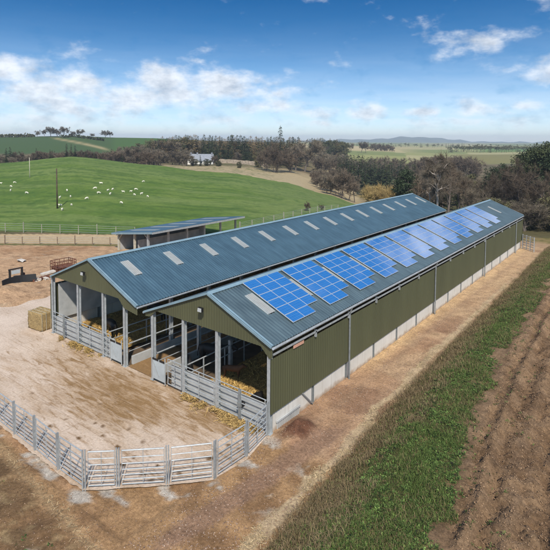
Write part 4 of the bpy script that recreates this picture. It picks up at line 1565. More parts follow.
def quadruped(kind, pose='stand'):
    """body along +x (head at +x), height in metres"""
    if kind == 'cow':
        h = 1.0
        P = [(-0.62, 0, .88), (-0.2, 0, .86), (0.25, 0, .85), (0.58, 0, .88)]
        Rr = [(.23, .25), (.27, .30), (.27, .31), (.20, .25)]
        head_up = [(0.80, 0, 1.06), (0.98, 0, 1.20), (1.16, 0, 1.12), (1.30, 0, 1.0)]
        head_dn = [(0.82, 0, .80), (1.00, 0, .62), (1.10, 0, .42), (1.16, 0, .26)]
        hd = head_up if pose in ('stand', 'lie') else head_dn
        hr = [.155, .12, .10, .075]
        ear = [(-.02, .17, .03), .045]
        legr = [.11, .075, .055, .06]
    else:
        P = [(-0.42, 0, .60), (-0.12, 0, .60), (0.18, 0, .60), (0.40, 0, .62)]
        Rr = [(.22, .21), (.25, .25), (.25, .25), (.19, .2)]
        head_up = [(0.54, 0, .76), (0.64, 0, .86), (0.74, 0, .82), (0.84, 0, .75)]
        head_dn = [(0.56, 0, .50), (0.66, 0, .36), (0.73, 0, .24), (0.78, 0, .13)]
        hd = head_up if pose in ('stand', 'lie') else head_dn
        hr = [.12, .09, .075, .05]
        ear = [(-.02, .11, .01), .028]
        legr = [.085, .05, .035, .035]
    pts, rad, ed = [], [], []

    def ad(p, r, par=None):
        pts.append(p)
        rad.append(r)
        if par is not None:
            ed.append((par, len(pts) - 1))
        return len(pts) - 1
    b = [ad(P[0], Rr[0])]
    for p, r in zip(P[1:], Rr[1:]):
        b.append(ad(p, r, b[-1]))
    h0 = b[-1]
    hs = []
    for p, r in zip(hd, hr):
        h0 = ad(p, r, h0)
        hs.append(h0)
    for s in (-1, 1):
        e = ear[0]
        ad((hd[1][0] + e[0], s * e[1], hd[1][2] + e[2]), ear[1], hs[1])
    zl = P[0][2]
    w = Rr[0][0] * 0.62
    x0, x3 = P[0][0], P[3][0]
    if pose == 'lie':
        low = zl - 0.52 if kind == 'cow' else 0.3
    for s in (-1, 1):
        k = ad((x0 - .02, s * w, zl * .68), legr[0], b[0])
        k = ad((x0 + .06, s * w, zl * .50), legr[1], k)
        k = ad((x0 - .07, s * w, zl * .30), legr[2], k)
        k = ad((x0 - .03, s * w, 0.02), legr[3], k)
        k = ad((x3 - .02, s * w * .95, zl * .66), legr[0] * .9, b[3])
        k = ad((x3, s * w * .95, zl * .36), legr[2], k)
        k = ad((x3 - .01, s * w * .95, 0.02), legr[3], k)
    k = ad((x0 - .22, 0, zl + .12 * zl), .035, b[0])
    k = ad((x0 - .29, 0, zl * .65), .025, k)
    k = ad((x0 - .29, 0, zl * .45), .04, k)
    return pts, ed, rad


MESH = {}
for nm, kind, pose, mt in (('cow_s', 'cow', 'stand', 'cow'), ('cow_g', 'cow', 'graze', 'cow'), ('calf', 'cow', 'stand', 'calf'), ('sheep_g', 'sheep', 'graze', 'wool'), ('sheep_s', 'sheep', 'stand', 'wool')):
    pts, ed, rad = quadruped(kind, pose)
    MESH[nm] = skin_mesh('cattle_body' if kind == 'cow' else 'sheep_body', pts, ed, rad, MT[mt], 1, 1)


def animal(nm, name, x, y, z, rz, sc, label, cat, group):
    o = bpy.data.objects.new(name, MESH[nm])
    COL.objects.link(o)
    o.location = (x, y, z)
    o.rotation_euler = (0, 0, rz)
    o.scale = (sc, sc, sc)
    tag(o, label, cat, group)
    return o


CG = 'cattle in the barn pens'
for a in (
    ('cow_g', -6.75, 1.25, 0.06, 2.6, 1.0, 'black cow lowering its head just behind the front gate of the solar barn'),
    ('cow_s', -6.45, 3.0, 0.06, 0.35, 1.12, 'larger black cow standing sideways deeper in the solar barn beside the partition rail'),
    ('cow_s', -1.75, 0.95, -0.22, -1.45, 0.85, 'black cow with its head at the front rail beside the middle gate post'),
    ('cow_s', -0.75, 4.2, 0.1, 1.2, 0.9, 'black cow against the inside of the olive side wall'),
    ('cow_s', -1.0, 7.3, 0.1, 1.8, 0.9, 'black cow further down the straw pen by the side wall'),
    ('cow_g', -14.75, 1.9, 0.1, 2.9, 0.95, 'black cow grazing the straw between two front posts of the skylight barn'),
    ('cow_s', -14.7, 5.6, 0.1, 0.1, 1.05, 'black cow standing broadside deeper in the skylight barn'),
    ('cow_s', -15.9, 11.2, 0.1, 2.4, 1.0, 'black cow far back on the straw of the skylight barn'),
):
    animal(a[0], 'cow', *a[1:6], a[6], 'cow', CG)
animal('calf', 'calf', -4.6, 2.5, 0.12, 0.5, 0.62, 'brown calf standing on straw by the partition rail of the solar barn', 'calf', CG)

SHEEP = [(0.7, 183), (14.7, 182), (11, 186), (10.6, 190), (26.7, 192.6), (67, 190), (59.8, 197.4), (70.5, 196.2), (71.4, 204.5), (60.0, 205), (62.3, 209.3),
         (86.8, 198.3), (101, 183), (95, 188), (98.8, 192.6), (108, 190), (112.8, 189), (110.4, 193.6), (123.2, 191.4), (121.3, 202.5), (143.4, 181), (131, 191), (136, 189), (134.4, 194.4), (141.6, 193.6), (147.6, 196)]
SL_ = ['sheep at the very edge of the picture above the three at left', 'sheep uppermost of the three grazing at far left', 'sheep in the middle of the three at far left',
       'sheep lowest of the three at far left', 'sheep alone between the left trio and the dark pole', 'sheep right of the dark pole, highest of its bunch',
       'sheep beside the dark pole halfway up it', 'sheep just above the biggest one right of the pole', 'sheep right of the foot of the dark pole, facing the barn',
       'sheep at the foot of the dark pole, behind another', 'sheep lowest of all by the foot of the dark pole', 'sheep alone in the gap right of the pole bunch',
       'sheep highest above the middle of the flock', 'sheep left end of the middle flock', 'sheep below the left end of the middle flock',
       'sheep left one of the close pair in the middle flock', 'sheep right one of the close pair in the middle flock', 'sheep just under the close pair in the middle flock',
       'sheep between the close pair and the right hand flock', 'sheep lowest and alone near the shed roof', 'sheep highest of the flock at right',
       'sheep left end of the flock at right', 'sheep second along the top of the flock at right', 'sheep low in the flock at right', 'sheep second from the right end of the flock', 'sheep at the right end of the whole flock']
for k, ((px, py), lb) in enumerate(zip(SHEEP, SL_)):
    b = hit_land(px, py + 1.3)
    animal('sheep_g' if k % 3 else 'sheep_s', 'sheep', b[0], b[1], b[2], random.uniform(0, 6.28), 0.46 + 0.10 * random.random(), 'white ' + lb, 'sheep', 'sheep on the green hill')

# ------------------------------------------------------------------ house and garden wall in front of the wood
def house():
    b = at_dist(200, 163, 236)
    b[2] = zb(b[0], b[1]) - 0.3
    root = empty('farmhouse', b, 'low white farmhouse with a blue grey slate roof before the conifer wood', 'house')
    rt, fh = RT, FH
    def P(a, d, z):
        return b + rt * a + fh * d + np.array([0, 0, z])
    def bx(mb, a0, a1, d0, d1, z0, z1):
        vs = [P(a, d, z) for z in (z0, z1) for d in (d0, d1) for a in (a0, a1)]
        mb.add(vs, [(0, 2, 3, 1), (4, 5, 7, 6), (0, 1, 5, 4), (1, 3, 7, 5), (3, 2, 6, 7), (2, 0, 4, 6)])
    mb = MB()
    bx(mb, -5.2, 6.0, 0, 4.6, 0, 2.1)
    for a in (-5.2, 6.0):
        mb.add([P(a, 0, 2.1), P(a, 4.6, 2.1), P(a, 2.3, 5.1)], [(0, 1, 2)])
    bx(mb, -5.6, -3.2, -1.8, 0, 0, 2.7)
    mb.add([P(-5.6, -1.8, 2.7), P(-3.2, -1.8, 2.7), P(-4.4, -1.8, 4.4)], [(0, 1, 2)])
    mb.build('wall', MT['white'], root)
    mb = MB()
    for d0, d1 in ((-0.3, 2.3), (4.9, 2.3)):
        mb.add([P(-5.4, d0, 1.85), P(6.2, d0, 1.85), P(6.2, d1, 5.2), P(-5.4, d1, 5.2)], [(0, 1, 2, 3)])
    for a0, a1 in ((-5.8, -4.4), (-3.0, -4.4)):
        mb.add([P(a0, -1.95, 2.6), P(a0, 1.6, 2.6), P(a1, 1.6, 4.5), P(a1, -1.95, 4.5)], [(0, 1, 2, 3)])
    rf = mb.build('roof', MT['slate'], root)
    for a in (-4.6, -1.6, 5.4):
        mb = MB()
        bx(mb, a - 0.35, a + 0.35, 2.0, 2.6, 4.9, 5.9)
        mb.build('chimney', MT['slate'], rf)
    for a in (-1.8, 0.6, 3.2):
        mb = MB()
        bx(mb, a - .5, a + .5, -0.06, -0.01, 1.0, 2.1)
        mb.build('window', MT['glass'], root)
    mb = MB()
    bx(mb, 4.6, 5.4, -0.06, -0.01, 0.0, 2.1)
    mb.build('door', MT['dark'], root)


house()
mb = MB()
prev = None
for px in np.linspace(219, 268, 26):
    q = at_dist(px, 160, 246 - (px - 219) * 0.2)
    z = zb(q[0], q[1]) - 0.3
    cur = (q, z, z + 1.9 + 0.35 * random.random() + 0.2)
    if prev is not None:
        (a, za, ta), (c, zc_, tc) = prev, cur
        n = FH * 0.5
        mb.add([(a[0], a[1], za), (c[0], c[1], zc_), (c[0], c[1], tc), (a[0], a[1], ta), (a[0] + n[0], a[1] + n[1], za), (c[0] + n[0], c[1] + n[1], zc_), (c[0] + n[0], c[1] + n[1], tc), (a[0] + n[0], a[1] + n[1], ta)],
               [(0, 1, 2, 3), (5, 4, 7, 6), (3, 2, 6, 7), (0, 3, 7, 4), (1, 5, 6, 2)])
    prev = cur
q = at_dist(243, 160, 241)
tag(mb.build('stone_wall', MT['stone'], None, False, (q[0], q[1], zb(q[0], q[1]))), 'long pale rubble stone wall on the dry bank right of the farmhouse', 'wall')

# ------------------------------------------------------------------ trees
def tube_path(V, Fc, pts, rads, n):
    base = len(V)
    for k, (p, r) in enumerate(zip(pts, rads)):
        d = pts[min(k + 1, len(pts) - 1)] - pts[max(k - 1, 0)]
        d = d / (np.linalg.norm(d) + 1e-9)
        s = np.cross(d, (0.3, 0.9, 0.1))
        s /= np.linalg.norm(s) + 1e-9
        u = np.cross(s, d)
        for q in range(n):
            t = 2 * math.pi * q / n
            V.append(p + (s * math.cos(t) + u * math.sin(t)) * r)
    for k in range(len(pts) - 1):
        for q in range(n):
            a, b = base + k * n + q, base + k * n + (q + 1) % n
            Fc.append((a, b, b + n, a + n))


def grow(rng, p, d, length, segs, bend, lift):
    pts = [p]
    for k in range(segs):
        d = d + rng.normal(0, bend, 3) + np.array([0, 0, lift])
        d /= np.linalg.norm(d)
        p = p + d * length / segs
        pts.append(p)
    return pts, d


def bare_tree(seed, H=10.0, spread=0.42, trunk_frac=0.28, twig_w=0.03, ntw=3200, tlen=0.75, stems=1, lift=0.06, limbs=(6, 5, 4), thick=1.0):
    """a leafless broadleaf tree: trunk with limbs (one mesh) and its haze of twigs (another)"""
    rng = np.random.default_rng(seed)
    TV, TF, tips = [], [], []
    for st in range(stems):
        off = np.array([rng.normal(0, .25), rng.normal(0, .25), 0]) if stems > 1 else np.zeros(3)
        d0 = np.array([off[0] * .35, off[1] * .35, 1.0])
        tl = H * (trunk_frac + 0.30)
        pts, dd = grow(rng, off, d0 / np.linalg.norm(d0), tl, 7, 0.06, 0.02)
        r0 = H * 0.020 * thick / (stems ** .5)
        tube_path(TV, TF, pts, np.linspace(r0, r0 * 0.35, 8), 7)
        for a in range(limbs[0]):
            f = trunk_frac / (trunk_frac + .30) + (1 - trunk_frac / (trunk_frac + .30)) * a / max(1, limbs[0] - 1)
            k = min(6, int(f * 7))
            p = pts[k] + (pts[k + 1] - pts[k]) * (f * 7 - k)
            az = a * 2.4 + rng.uniform(-.5, .5)
            el = rng.uniform(0.45, 1.0)
            d = np.array([math.cos(az) * math.cos(el), math.sin(az) * math.cos(el), math.sin(el)])
            ll = H * spread * rng.uniform(.75, 1.15) * (1.0 - 0.25 * f)
            lp, d2 = grow(rng, p, d, ll, 5, 0.13, lift)
            tube_path(TV, TF, lp, np.linspace(r0 * .45, r0 * .12, 6), 5)
            for b in range(limbs[1]):
                k2 = rng.integers(1, 5)
                p2 = lp[k2] + (lp[k2 + 1] - lp[k2]) * rng.random()
                d3 = d + rng.normal(0, .75, 3) + np.array([0, 0, .3])
                d3 /= np.linalg.norm(d3)
                bp, d4 = grow(rng, p2, d3, ll * rng.uniform(.35, .6), 4, 0.16, lift)
                tube_path(TV, TF, bp, np.linspace(r0 * .17, r0 * .06, 5), 4)
                for c in range(limbs[2]):
                    k3 = rng.integers(1, 4)
                    p3 = bp[k3]
                    d5 = d4 + rng.normal(0, .7, 3)
                    d5 /= np.linalg.norm(d5)
                    cp, d6 = grow(rng, p3, d5, ll * rng.uniform(.18, .34), 3, 0.18, lift)
                    tips.append((cp, d6))
    # twigs as fine tapering slivers
    CV, CF = [], []
    for cp, d6 in tips:
        tube_path(CV, CF, cp, np.linspace(twig_w * .9, twig_w * .35, len(cp)), 3)
    V2, F3 = [], []
    per = max(1, ntw // max(1, len(tips)))
    for cp, d6 in tips:
        for q in range(per):
            k = rng.integers(0, len(cp) - 1)
            p = cp[k] + (cp[k + 1] - cp[k]) * rng.random()
            d = d6 + rng.normal(0, .65, 3) + np.array([0, 0, lift * 3])
            d /= np.linalg.norm(d)
            ln = tlen * H / 10 * rng.uniform(.5, 1.3)
            s = np.cross(d, rng.normal(0, 1, 3))
            s /= np.linalg.norm(s) + 1e-9
            m = p + d * ln * .5 + rng.normal(0, .05, 3) * ln
            e = p + d * ln + rng.normal(0, .12, 3) * ln
            b0 = len(V2)
            V2 += [p - s * twig_w * .5, p + s * twig_w * .5, m + s * twig_w * .4, m - s * twig_w * .4, e]
            F3 += [(b0, b0 + 1, b0 + 2), (b0, b0 + 2, b0 + 3), (b0 + 3, b0 + 2, b0 + 4)]
    return (TV, TF), (CV, CF, V2, F3)


def conifer(seed, H=10.0, R=1.9, dens=1.0, ragged=0.25, bare=0.06, nb=None):
    rng = np.random.default_rng(seed)
    TV, TF = [], []
    pts = [np.array([0, 0, H * t]) for t in np.linspace(0, 1, 6)]
    tube_path(TV, TF, pts, np.linspace(H * .018, .02, 6), 6)
    V, Fc = [], []
    layers = int(26 * dens)
    for k in range(layers):
        t = bare + (1 - bare) * (k / layers)
        z0 = H * t
        rr_ = R * (1 - t) ** 0.8 * (1 + rng.normal(0, ragged)) + 0.12
        for a in range(int(5 + 9 * (1 - t))):
            az = rng.uniform(0, 6.283)
            L_ = max(.2, rr_ * rng.uniform(.65, 1.15))
            d = np.array([math.cos(az), math.sin(az), -0.28 + 0.35 * t + rng.normal(0, .12)])
            side = np.array([-math.sin(az), math.cos(az), 0])
            z = z0 + rng.normal(0, .1)
            ns = max(3, int(L_ / 0.16))
            for q in range(ns):
                f = (q + .3) / ns
                p = np.array([0, 0, z]) + d * L_ * f + np.array([0, 0, -0.12 * L_ * f * f])
                w = (0.34 * (1 - f) + 0.10) * min(1, L_)
                for s in (-1, 1):
                    e = p + side * s * w * rng.uniform(.6, 1.2) + d * 0.22 + np.array([0, 0, rng.normal(-.06, .08)])
                    m = p + d * 0.16 + np.array([0, 0, .05 * rng.normal()])
                    b0 = len(V)
                    V += [p, e, m]
                    Fc.append((b0, b0 + 1, b0 + 2) if s > 0 else (b0, b0 + 2, b0 + 1))
    # leader
    b0 = len(V)
    V += [np.array([0, 0, H * 1.03]), np.array([.1, 0, H * .93]), np.array([-.1, .05, H * .93])]
    Fc.append((b0, b0 + 1, b0 + 2))
    return (TV, TF), ([], [], V, Fc)


def leafy(seed, H=10.0, clumps=26, per=150, rad=(.42, .42), leaf=.16, base=.12, cz=.55, upright=False):
    """evergreen or scrub: leaf-sized faces in clumps of uneven size on a branching trunk"""
    rng = np.random.default_rng(seed)
    TV, TF, V, Fc = [], [], [], []
    pts, _ = grow(rng, np.zeros(3), np.array([0, 0, 1.]), H * .7, 6, .07, .03)
    tube_path(TV, TF, pts, np.linspace(H * .022, H * .006, 7), 6)
    for c in range(clumps):
        u = rng.uniform(-1, 1)
        az = rng.uniform(0, 6.283)
        rr_ = rng.uniform(.35, 1.0) ** .6
        cx = np.array([math.cos(az) * rad[0] * H * rr_ * math.sqrt(1 - u * u), math.sin(az) * rad[1] * H * rr_ * math.sqrt(1 - u * u), H * (cz + (1 - cz - .05) * u * rr_ if u > 0 else cz + (cz - base) * u * rr_)])
        k = rng.integers(2, 6)
        bp = [pts[k], (pts[k] + cx) / 2 + rng.normal(0, .05 * H, 3) * .5, cx]
        tube_path(TV, TF, bp, [H * .007, H * .005, H * .002], 4)
        cr = H * rng.uniform(.07, .15)
        for q in range(per):
            d = rng.normal(0, 1, 3)
            d /= np.linalg.norm(d)
            p = cx + d * cr * rng.uniform(.3, 1.1) * np.array([1.15, 1.15, .8])
            a = rng.normal(0, 1, 3)
            if upright:
                a = np.array([0, 0, 1.]) + .35 * a
            a /= np.linalg.norm(a)
            b = np.cross(a, rng.normal(0, 1, 3))
            b /= np.linalg.norm(b) + 1e-9
            l = leaf * H / 10 * rng.uniform(.6, 1.4)
            b0 = len(V)
            V += [p - a * l, p + b * l * .45, p + a * l, p - b * l * .45]
            Fc += [(b0, b0 + 1, b0 + 2), (b0, b0 + 2, b0 + 3)]
    return (TV, TF), ([], [], V, Fc)


def tree_proto(name, data, trunk_mat, crown_mat):
    (TV, TF), (CV, CF, V2, F3) = data
    me = bpy.data.meshes.new('trunk')
    me.from_pydata([tuple(p) for p in TV], [], TF)
    me.materials.append(trunk_mat)
    me.polygons.foreach_set('use_smooth', [True] * len(me.polygons))
    mc = bpy.data.meshes.new('crown')
    n = len(CV)
    mc.from_pydata([tuple(p) for p in CV] + [tuple(p) for p in V2], [], CF + [tuple(i + n for i in f) for f in F3])
    mc.materials.append(crown_mat)
    for m in (me, mc):
        m.update()
    return (name, me, mc)


PR = {}
PR['near0'] = tree_proto('bare_tree', bare_tree(1, ntw=6500, twig_w=.022, spread=.44, tlen=.8), MT['bark'], MT['twig_purple'])
PR['near1'] = tree_proto('bare_tree', bare_tree(2, ntw=6500, twig_w=.022, spread=.50, trunk_frac=.2, tlen=.8, limbs=(8, 6, 4)), MT['bark'], MT['twig_purple'])
PR['near2'] = tree_proto('bare_tree', bare_tree(3, ntw=5500, twig_w=.022, spread=.36, trunk_frac=.3), MT['bark'], MT['twig'])
PR['near3'] = tree_proto('bare_tree', bare_tree(4, ntw=6000, twig_w=.024, spread=.40, trunk_frac=.12, stems=4, limbs=(4, 5, 4)), MT['bark'], MT['twig'])
PR['birch'] = tree_proto('birch_tree', bare_tree(5, ntw=4200, twig_w=.022, spread=.24, trunk_frac=.42, limbs=(8, 4, 3), lift=-.02, thick=0.95), MT['birch'], MT['twig'])
PR['far0'] = tree_proto('bare_tree', bare_tree(6, ntw=4200, twig_w=.05, spread=.42, trunk_frac=.2, limbs=(9, 5, 3), tlen=.9), MT['bark'], MT['twig'])
PR['far1'] = tree_proto('bare_tree', bare_tree(7, ntw=3800, twig_w=.05, spread=.32, trunk_frac=.15, limbs=(10, 4, 3), tlen=.9), MT['bark'], MT['twig'])
PR['far2'] = tree_proto('bare_tree', bare_tree(8, ntw=3800, twig_w=.05, spread=.34, trunk_frac=.08, stems=3, limbs=(5, 4, 4)), MT['bark'], MT['twig_purple'])
PR['purple'] = tree_proto('bare_tree', bare_tree(9, ntw=4500, twig_w=.05, spread=.42, trunk_frac=.06, stems=4, limbs=(6, 5, 4), tlen=.8), MT['bark'], MT['twig_purple'])
PR['con0'] = tree_proto('conifer_tree', conifer(11, R=1.9), MT['bark'], MT['needles'])
PR['con1'] = tree_proto('conifer_tree', conifer(12, R=1.5, ragged=.35), MT['bark'], MT['needles'])
PR['con2'] = tree_proto('conifer_tree', conifer(13, R=2.2, ragged=.4, bare=.2), MT['bark'], MT['needles'])
PR['larch'] = tree_proto('larch_tree', conifer(14, R=2.0, ragged=.4, dens=.8, bare=.12), MT['bark'], MT['larch'])
PR['pine'] = tree_proto('pine_tree', leafy(15, clumps=40, per=190, rad=(.30, .30), leaf=.15, base=.25, cz=.62), MT['bark'], MT['needles'])
PR['bush'] = tree_proto('evergreen_bush', leafy(16, clumps=34, per=150, rad=(.32, .32), leaf=.22, base=.03, cz=.45), MT['bark'], MT['bushy'])
PR['yew'] = tree_proto('evergreen_bush', leafy(17, clumps=40, per=160, rad=(.2, .2), leaf=.2, base=.03, cz=.45), MT['bark'], MT['needles'])
PR['willow'] = tree_proto('willow_tree', bare_tree(18, ntw=5200, twig_w=.05, spread=.42, trunk_frac=.05, stems=5, limbs=(5, 4, 4), lift=.12, tlen=1.3), MT['bark'], MT['willow'])


def tree(kind, px, top, D, label, group=None, wide=1.0, cat=None, sink=0.2, base_row=None):
    name, tm, cm = PR[kind]
    t = at_dist(px, top, D)
    z = zb(t[0], t[1]) - sink
    H = max(0.8, t[2] - z)
    if cat == 'shrub':
        name = 'leafless_shrub'
    root = empty(name, (t[0], t[1], z), label, cat or ('bush' if 'bush' in name else 'tree'), group, random.uniform(0, 6.28))
    s = H / 10.0
    root.scale = (s * wide, s * wide, s)
    for nm, me in (('trunk', tm), ('crown', cm)):
        o = bpy.data.objects.new(nm, me)
        COL.objects.link(o)
        o.parent = root
    return root


rnd = random.Random(5)
# A  on the skyline of the green hill at left
G = 'trees on the skyline of the far green hill'
for px, top, lb, kd, w in ((37, 127.5, 'slim bare tree at the left end of the skyline clump', 'far1', .8), (44.5, 128, 'small bare tree second in the skyline clump', 'far0', .9),
                           (50.5, 124.5, 'broad dark tree in the middle of the skyline clump', 'far0', 1.2), (57, 124.3, 'round dark tree next to the last of the skyline clump', 'far1', 1.25),
                           (63.5, 124.3, 'tallest rounded tree closing the skyline clump', 'far0', 1.2), (72.5, 128.3, 'small bare tree just right of the skyline clump', 'far1', 1.1),
                           (79, 127.5, 'twin crowned small tree in the gap of the skyline', 'far0', 1.3), (92, 131.5, 'low round tree halfway along the skyline', 'far1', 1.3),
                           (105.3, 126.6, 'tall bare tree of the lone pair on the skyline', 'far1', 1.1), (110, 130.2, 'lower spreading tree of the lone pair on the skyline', 'far0', 1.3)):
    tree(kd, px, top, 446, lb, G, w * 1.15)
# hedges on that hill
for (p0_, p1_, r0_, r1_, lb) in ((-2, 34, 136.4, 136.3, 'thin dark hedge on the skyline left of the tree clump'), (62, 104, 134.9, 140.5, 'dark hedge running down the far green hill below the skyline trees')):
    mb = MB()
    rng = np.random.default_rng(int(p1_))
    for k in range(420):
        f = rng.random()
        q = hit_land(p0_ + (p1_ - p0_) * f, r0_ + (r1_ - r0_) * f + .6)
        c = q + np.array([rng.normal(0, .6), rng.normal(0, .6), rng.uniform(0, 2.2)])
        a = rng.normal(0, .55, (4, 3))
        mb.add([c + a[0], c + a[1], c + a[2], c + a[3]], [(0, 1, 2), (0, 2, 3), (1, 3, 2)])
    q = hit_land((p0_ + p1_) / 2, (r0_ + r1_) / 2 + .6)
    tag(mb.build('hedge', MT['bushy'], None, False, q), lb, 'hedge')

# B  wood in the dip behind the crest of the pasture
G = 'bare trees in the dip behind the pasture hill'
for k in range(50):
    px = -8 + 168 * (k + rnd.random()) / 50
    D = rnd.uniform(188, 262)
    top = np.interp(px, [-10, 20, 40, 70, 95, 120, 160], [149, 149.5, 146, 144.5, 146, 143, 142]) + rnd.uniform(-2, 5)
    tree(rnd.choice(['far0', 'far1', 'far2', 'far2']), px, top, D, 'bare brown tree in the dip behind the crest of the pasture', G, rnd.uniform(1.0, 1.5))
G2 = 'dark conifers among the bare wood behind the pasture'
for px, top in ((36, 148), (52, 150), (66.5, 143.5), (71, 144), (75, 145.5), (50, 149), (86, 150), (94, 152), (122, 152), (140, 150), (10, 147), (6, 148)):
    tree('con1' if px > 20 else 'con0', px, top, rnd.uniform(186, 200), 'dark conifer standing among the bare trees behind the pasture', G2, 1.25)

# C  conifer wood
G = 'conifers of the dark wood'
for k in range(104):
    px = 148 + 152 * (k + rnd.random()) / 104
    D = rnd.uniform(268, 330)
    top = np.interp(px, [148, 165, 180, 200, 230, 250, 270, 300], [140, 137, 134.5, 135.5, 135.5, 136.5, 137, 136]) + rnd.uniform(-1.5, 3.5)
    tree(rnd.choice(['con0', 'con1', 'con2', 'larch', 'larch', 'con1']), px, top, D, 'tree in the dark conifer wood behind the farmhouse', G, rnd.uniform(1.2, 1.8))
G = 'bare trees along the front of the conifer wood'
for k in range(34):
    px = 118 + 72 * (k + rnd.random()) / 34
    tree(rnd.choice(['far0', 'far1', 'far2', 'far1']), px, rnd.uniform(146, 155), rnd.uniform(205, 262), 'bare pinkish tree before the left end of the conifer wood', G, rnd.uniform(1.0, 1.5))
for k in range(22):
    px = 205 + 66 * (k + rnd.random()) / 22
    tree(rnd.choice(['far1', 'con1', 'con0', 'larch', 'con2']), px, rnd.uniform(141, 150), rnd.uniform(252, 266), 'tree in the front row of the conifer wood above the stone wall', 'front row of the conifer wood', rnd.uniform(1.0, 1.4))
for k in range(20):
    px = 140 + 60 * (k + rnd.random()) / 20
    tree(rnd.choice(['far0', 'far1', 'larch', 'bush', 'far0']), px, np.interp(px, [140, 160, 180, 200], [141, 137, 134.5, 137]) + rnd.uniform(-.5, 3), rnd.uniform(275, 330), 'brown rounded tree at the high left end of the conifer wood', 'brown trees at the left end of the conifer wood', rnd.uniform(1.2, 1.6))
tree('con1', 280.5, 125.8, 255, 'tallest dark spruce rising above the whole wood', None, 1.0)
tree('con2', 271, 136, 262, 'ragged conifer just left of the tallest spruce', None, 1.1)
tree('purple', 276, 133.5, 206, 'big purple bare tree on the dry bank below the tallest spruce', None, 1.0)
tree('purple', 266, 139, 214, 'purple bare tree left of the biggest purple one on the bank', None, .9)
tree('far1', 296, 133.5, 232, 'tall bare tree right of the tallest spruce', None, 1.2)
tree('far0', 305, 133, 240, 'spreading bare tree at the right end of the dark wood', None, 1.3)
tree('far2', 289, 139, 212, 'bushy bare tree between the purple tree and the right end of the wood', None, 1.1)
tree('bush', 259, 149.8, 226, 'round olive bush standing alone before the stone wall', None, .9)
tree('bush', 239.5, 160.5, 214, 'small dark bush alone on the dry bank', None, 1.0)
tree('con1', 200.3, 155, 222, 'dark pointed fir in front of the farmhouse', None, 1.5)
tree('bush', 193.5, 157.5, 224, 'low dark bush at the left gable of the farmhouse', None, 1.6)
tree('bush', 207, 157.8, 224, 'low dark bush at the right of the pointed fir', None, 1.4)
tree('far2', 214, 150, 228, 'bare tree against the right end of the farmhouse', None, 1.0)
tree('bush', 219, 160, 222, 'small brown bush at the left end of the stone wall', None, 1.5)

# D  woods and scrub of the valley at right of the pasture
G = 'block of golden trees beyond the valley'
for k in range(22):
    px = 309 + 34 * (k + rnd.random()) / 22
    tree(rnd.choice(['larch', 'larch', 'bush', 'con2']), px, np.interp(px, [309, 320, 343], [138, 137, 139]) + rnd.uniform(0, 2), rnd.uniform(400, 440), 'golden tree in the block beyond the valley', G, rnd.uniform(1.1, 1.5))
for px, top, lb in ((351.5, 140.8, 'round dark tree standing alone right of the golden block'), (361.5, 139, 'tall bare tree on the far field edge'), (366, 141.5, 'second bare tree close by the tall one on the far field edge')):
    tree('far0', px, top, 520, lb, 'trees on the far field edge', 1.2)
G = 'row of trees along the far field'
for k in range(16):
    px = 371 + 22 * (k + rnd.random()) / 16
    tree(rnd.choice(['far0', 'far2']), px, rnd.uniform(142, 144), rnd.uniform(600, 640), 'reddish tree in the row along the far pale field', G, 1.3)
G = 'bare trees on the valley side'
for k in range(52):
    px = 300 + 140 * (k + rnd.random()) / 52
    D = rnd.uniform(240, 345)
    top = np.interp(px, [300, 330, 360, 400, 440], [145, 147, 148, 150, 150]) + rnd.uniform(0, 9)
    tree(rnd.choice(['far0', 'far1', 'far1', 'far2']), px, top, D, 'bare tree in the scrub on the far side of the valley', G, rnd.uniform(.9, 1.4))
G = 'small conifers on the valley side'
for k in range(26):
    px = 338 + 68 * (k + rnd.random()) / 26
    tree(rnd.choice(['con0', 'con1']), px, np.interp(px, [338, 356, 375, 406], [152, 154, 157, 161]) + rnd.uniform(0, 6), rnd.uniform(190, 240), 'dark green conifer in the plantation on the valley side', G, rnd.uniform(1.2, 1.6))
G = 'bare trees filling the valley floor'
for k in range(64):
    px = 312 + 140 * (k + rnd.random()) / 64
    if 362 < px < 396:
        continue
    D = rnd.uniform(150, 235)
    top = np.interp(px, [312, 330, 360, 400, 452], [164, 163, 172, 168, 160]) + rnd.uniform(-3, 10)
    tree(rnd.choice(['far0', 'far1', 'far1', 'far1', 'near2']), px, top, D, 'grey brown bare tree on the valley floor behind the skylight barn', G, rnd.uniform(.8, 1.2))
tree('purple', 341, 158, 150, 'large round purple bare tree at the foot of the dry slope', None, 1.15)
tree('purple', 331, 161.5, 165, 'purple bare tree left of and behind the large round one', None, 1.0)
tree('far2', 316, 163, 180, 'small grey bare tree on the dry bank above the pasture corner', None, 1.0)
tree('far2', 322, 170, 170, 'low grey scrub on the dry bank above the pasture corner', None, 1.2)
tree('willow', 371, 179, 122, 'left half of the golden willow clump behind the skylight barn', None, 1.1)
tree('willow', 381, 178, 120, 'middle of the golden willow clump behind the skylight barn', None, 1.1)
tree('willow', 391, 179.5, 118, 'right half of the golden willow clump behind the skylight barn', None, 1.0)
tree('yew', 407, 165.5, 104, 'dark upright evergreen beside the golden willows', None, 1.1)
tree('far2', 307.5, 197, 92, 'small leafless bush on the pasture just above the barn ridge', None, .9, 'bush')
tree('far2', 322, 201.5, 96, 'tiny leafless bush near the small one above the barn ridge', None, 1.2, 'bush')

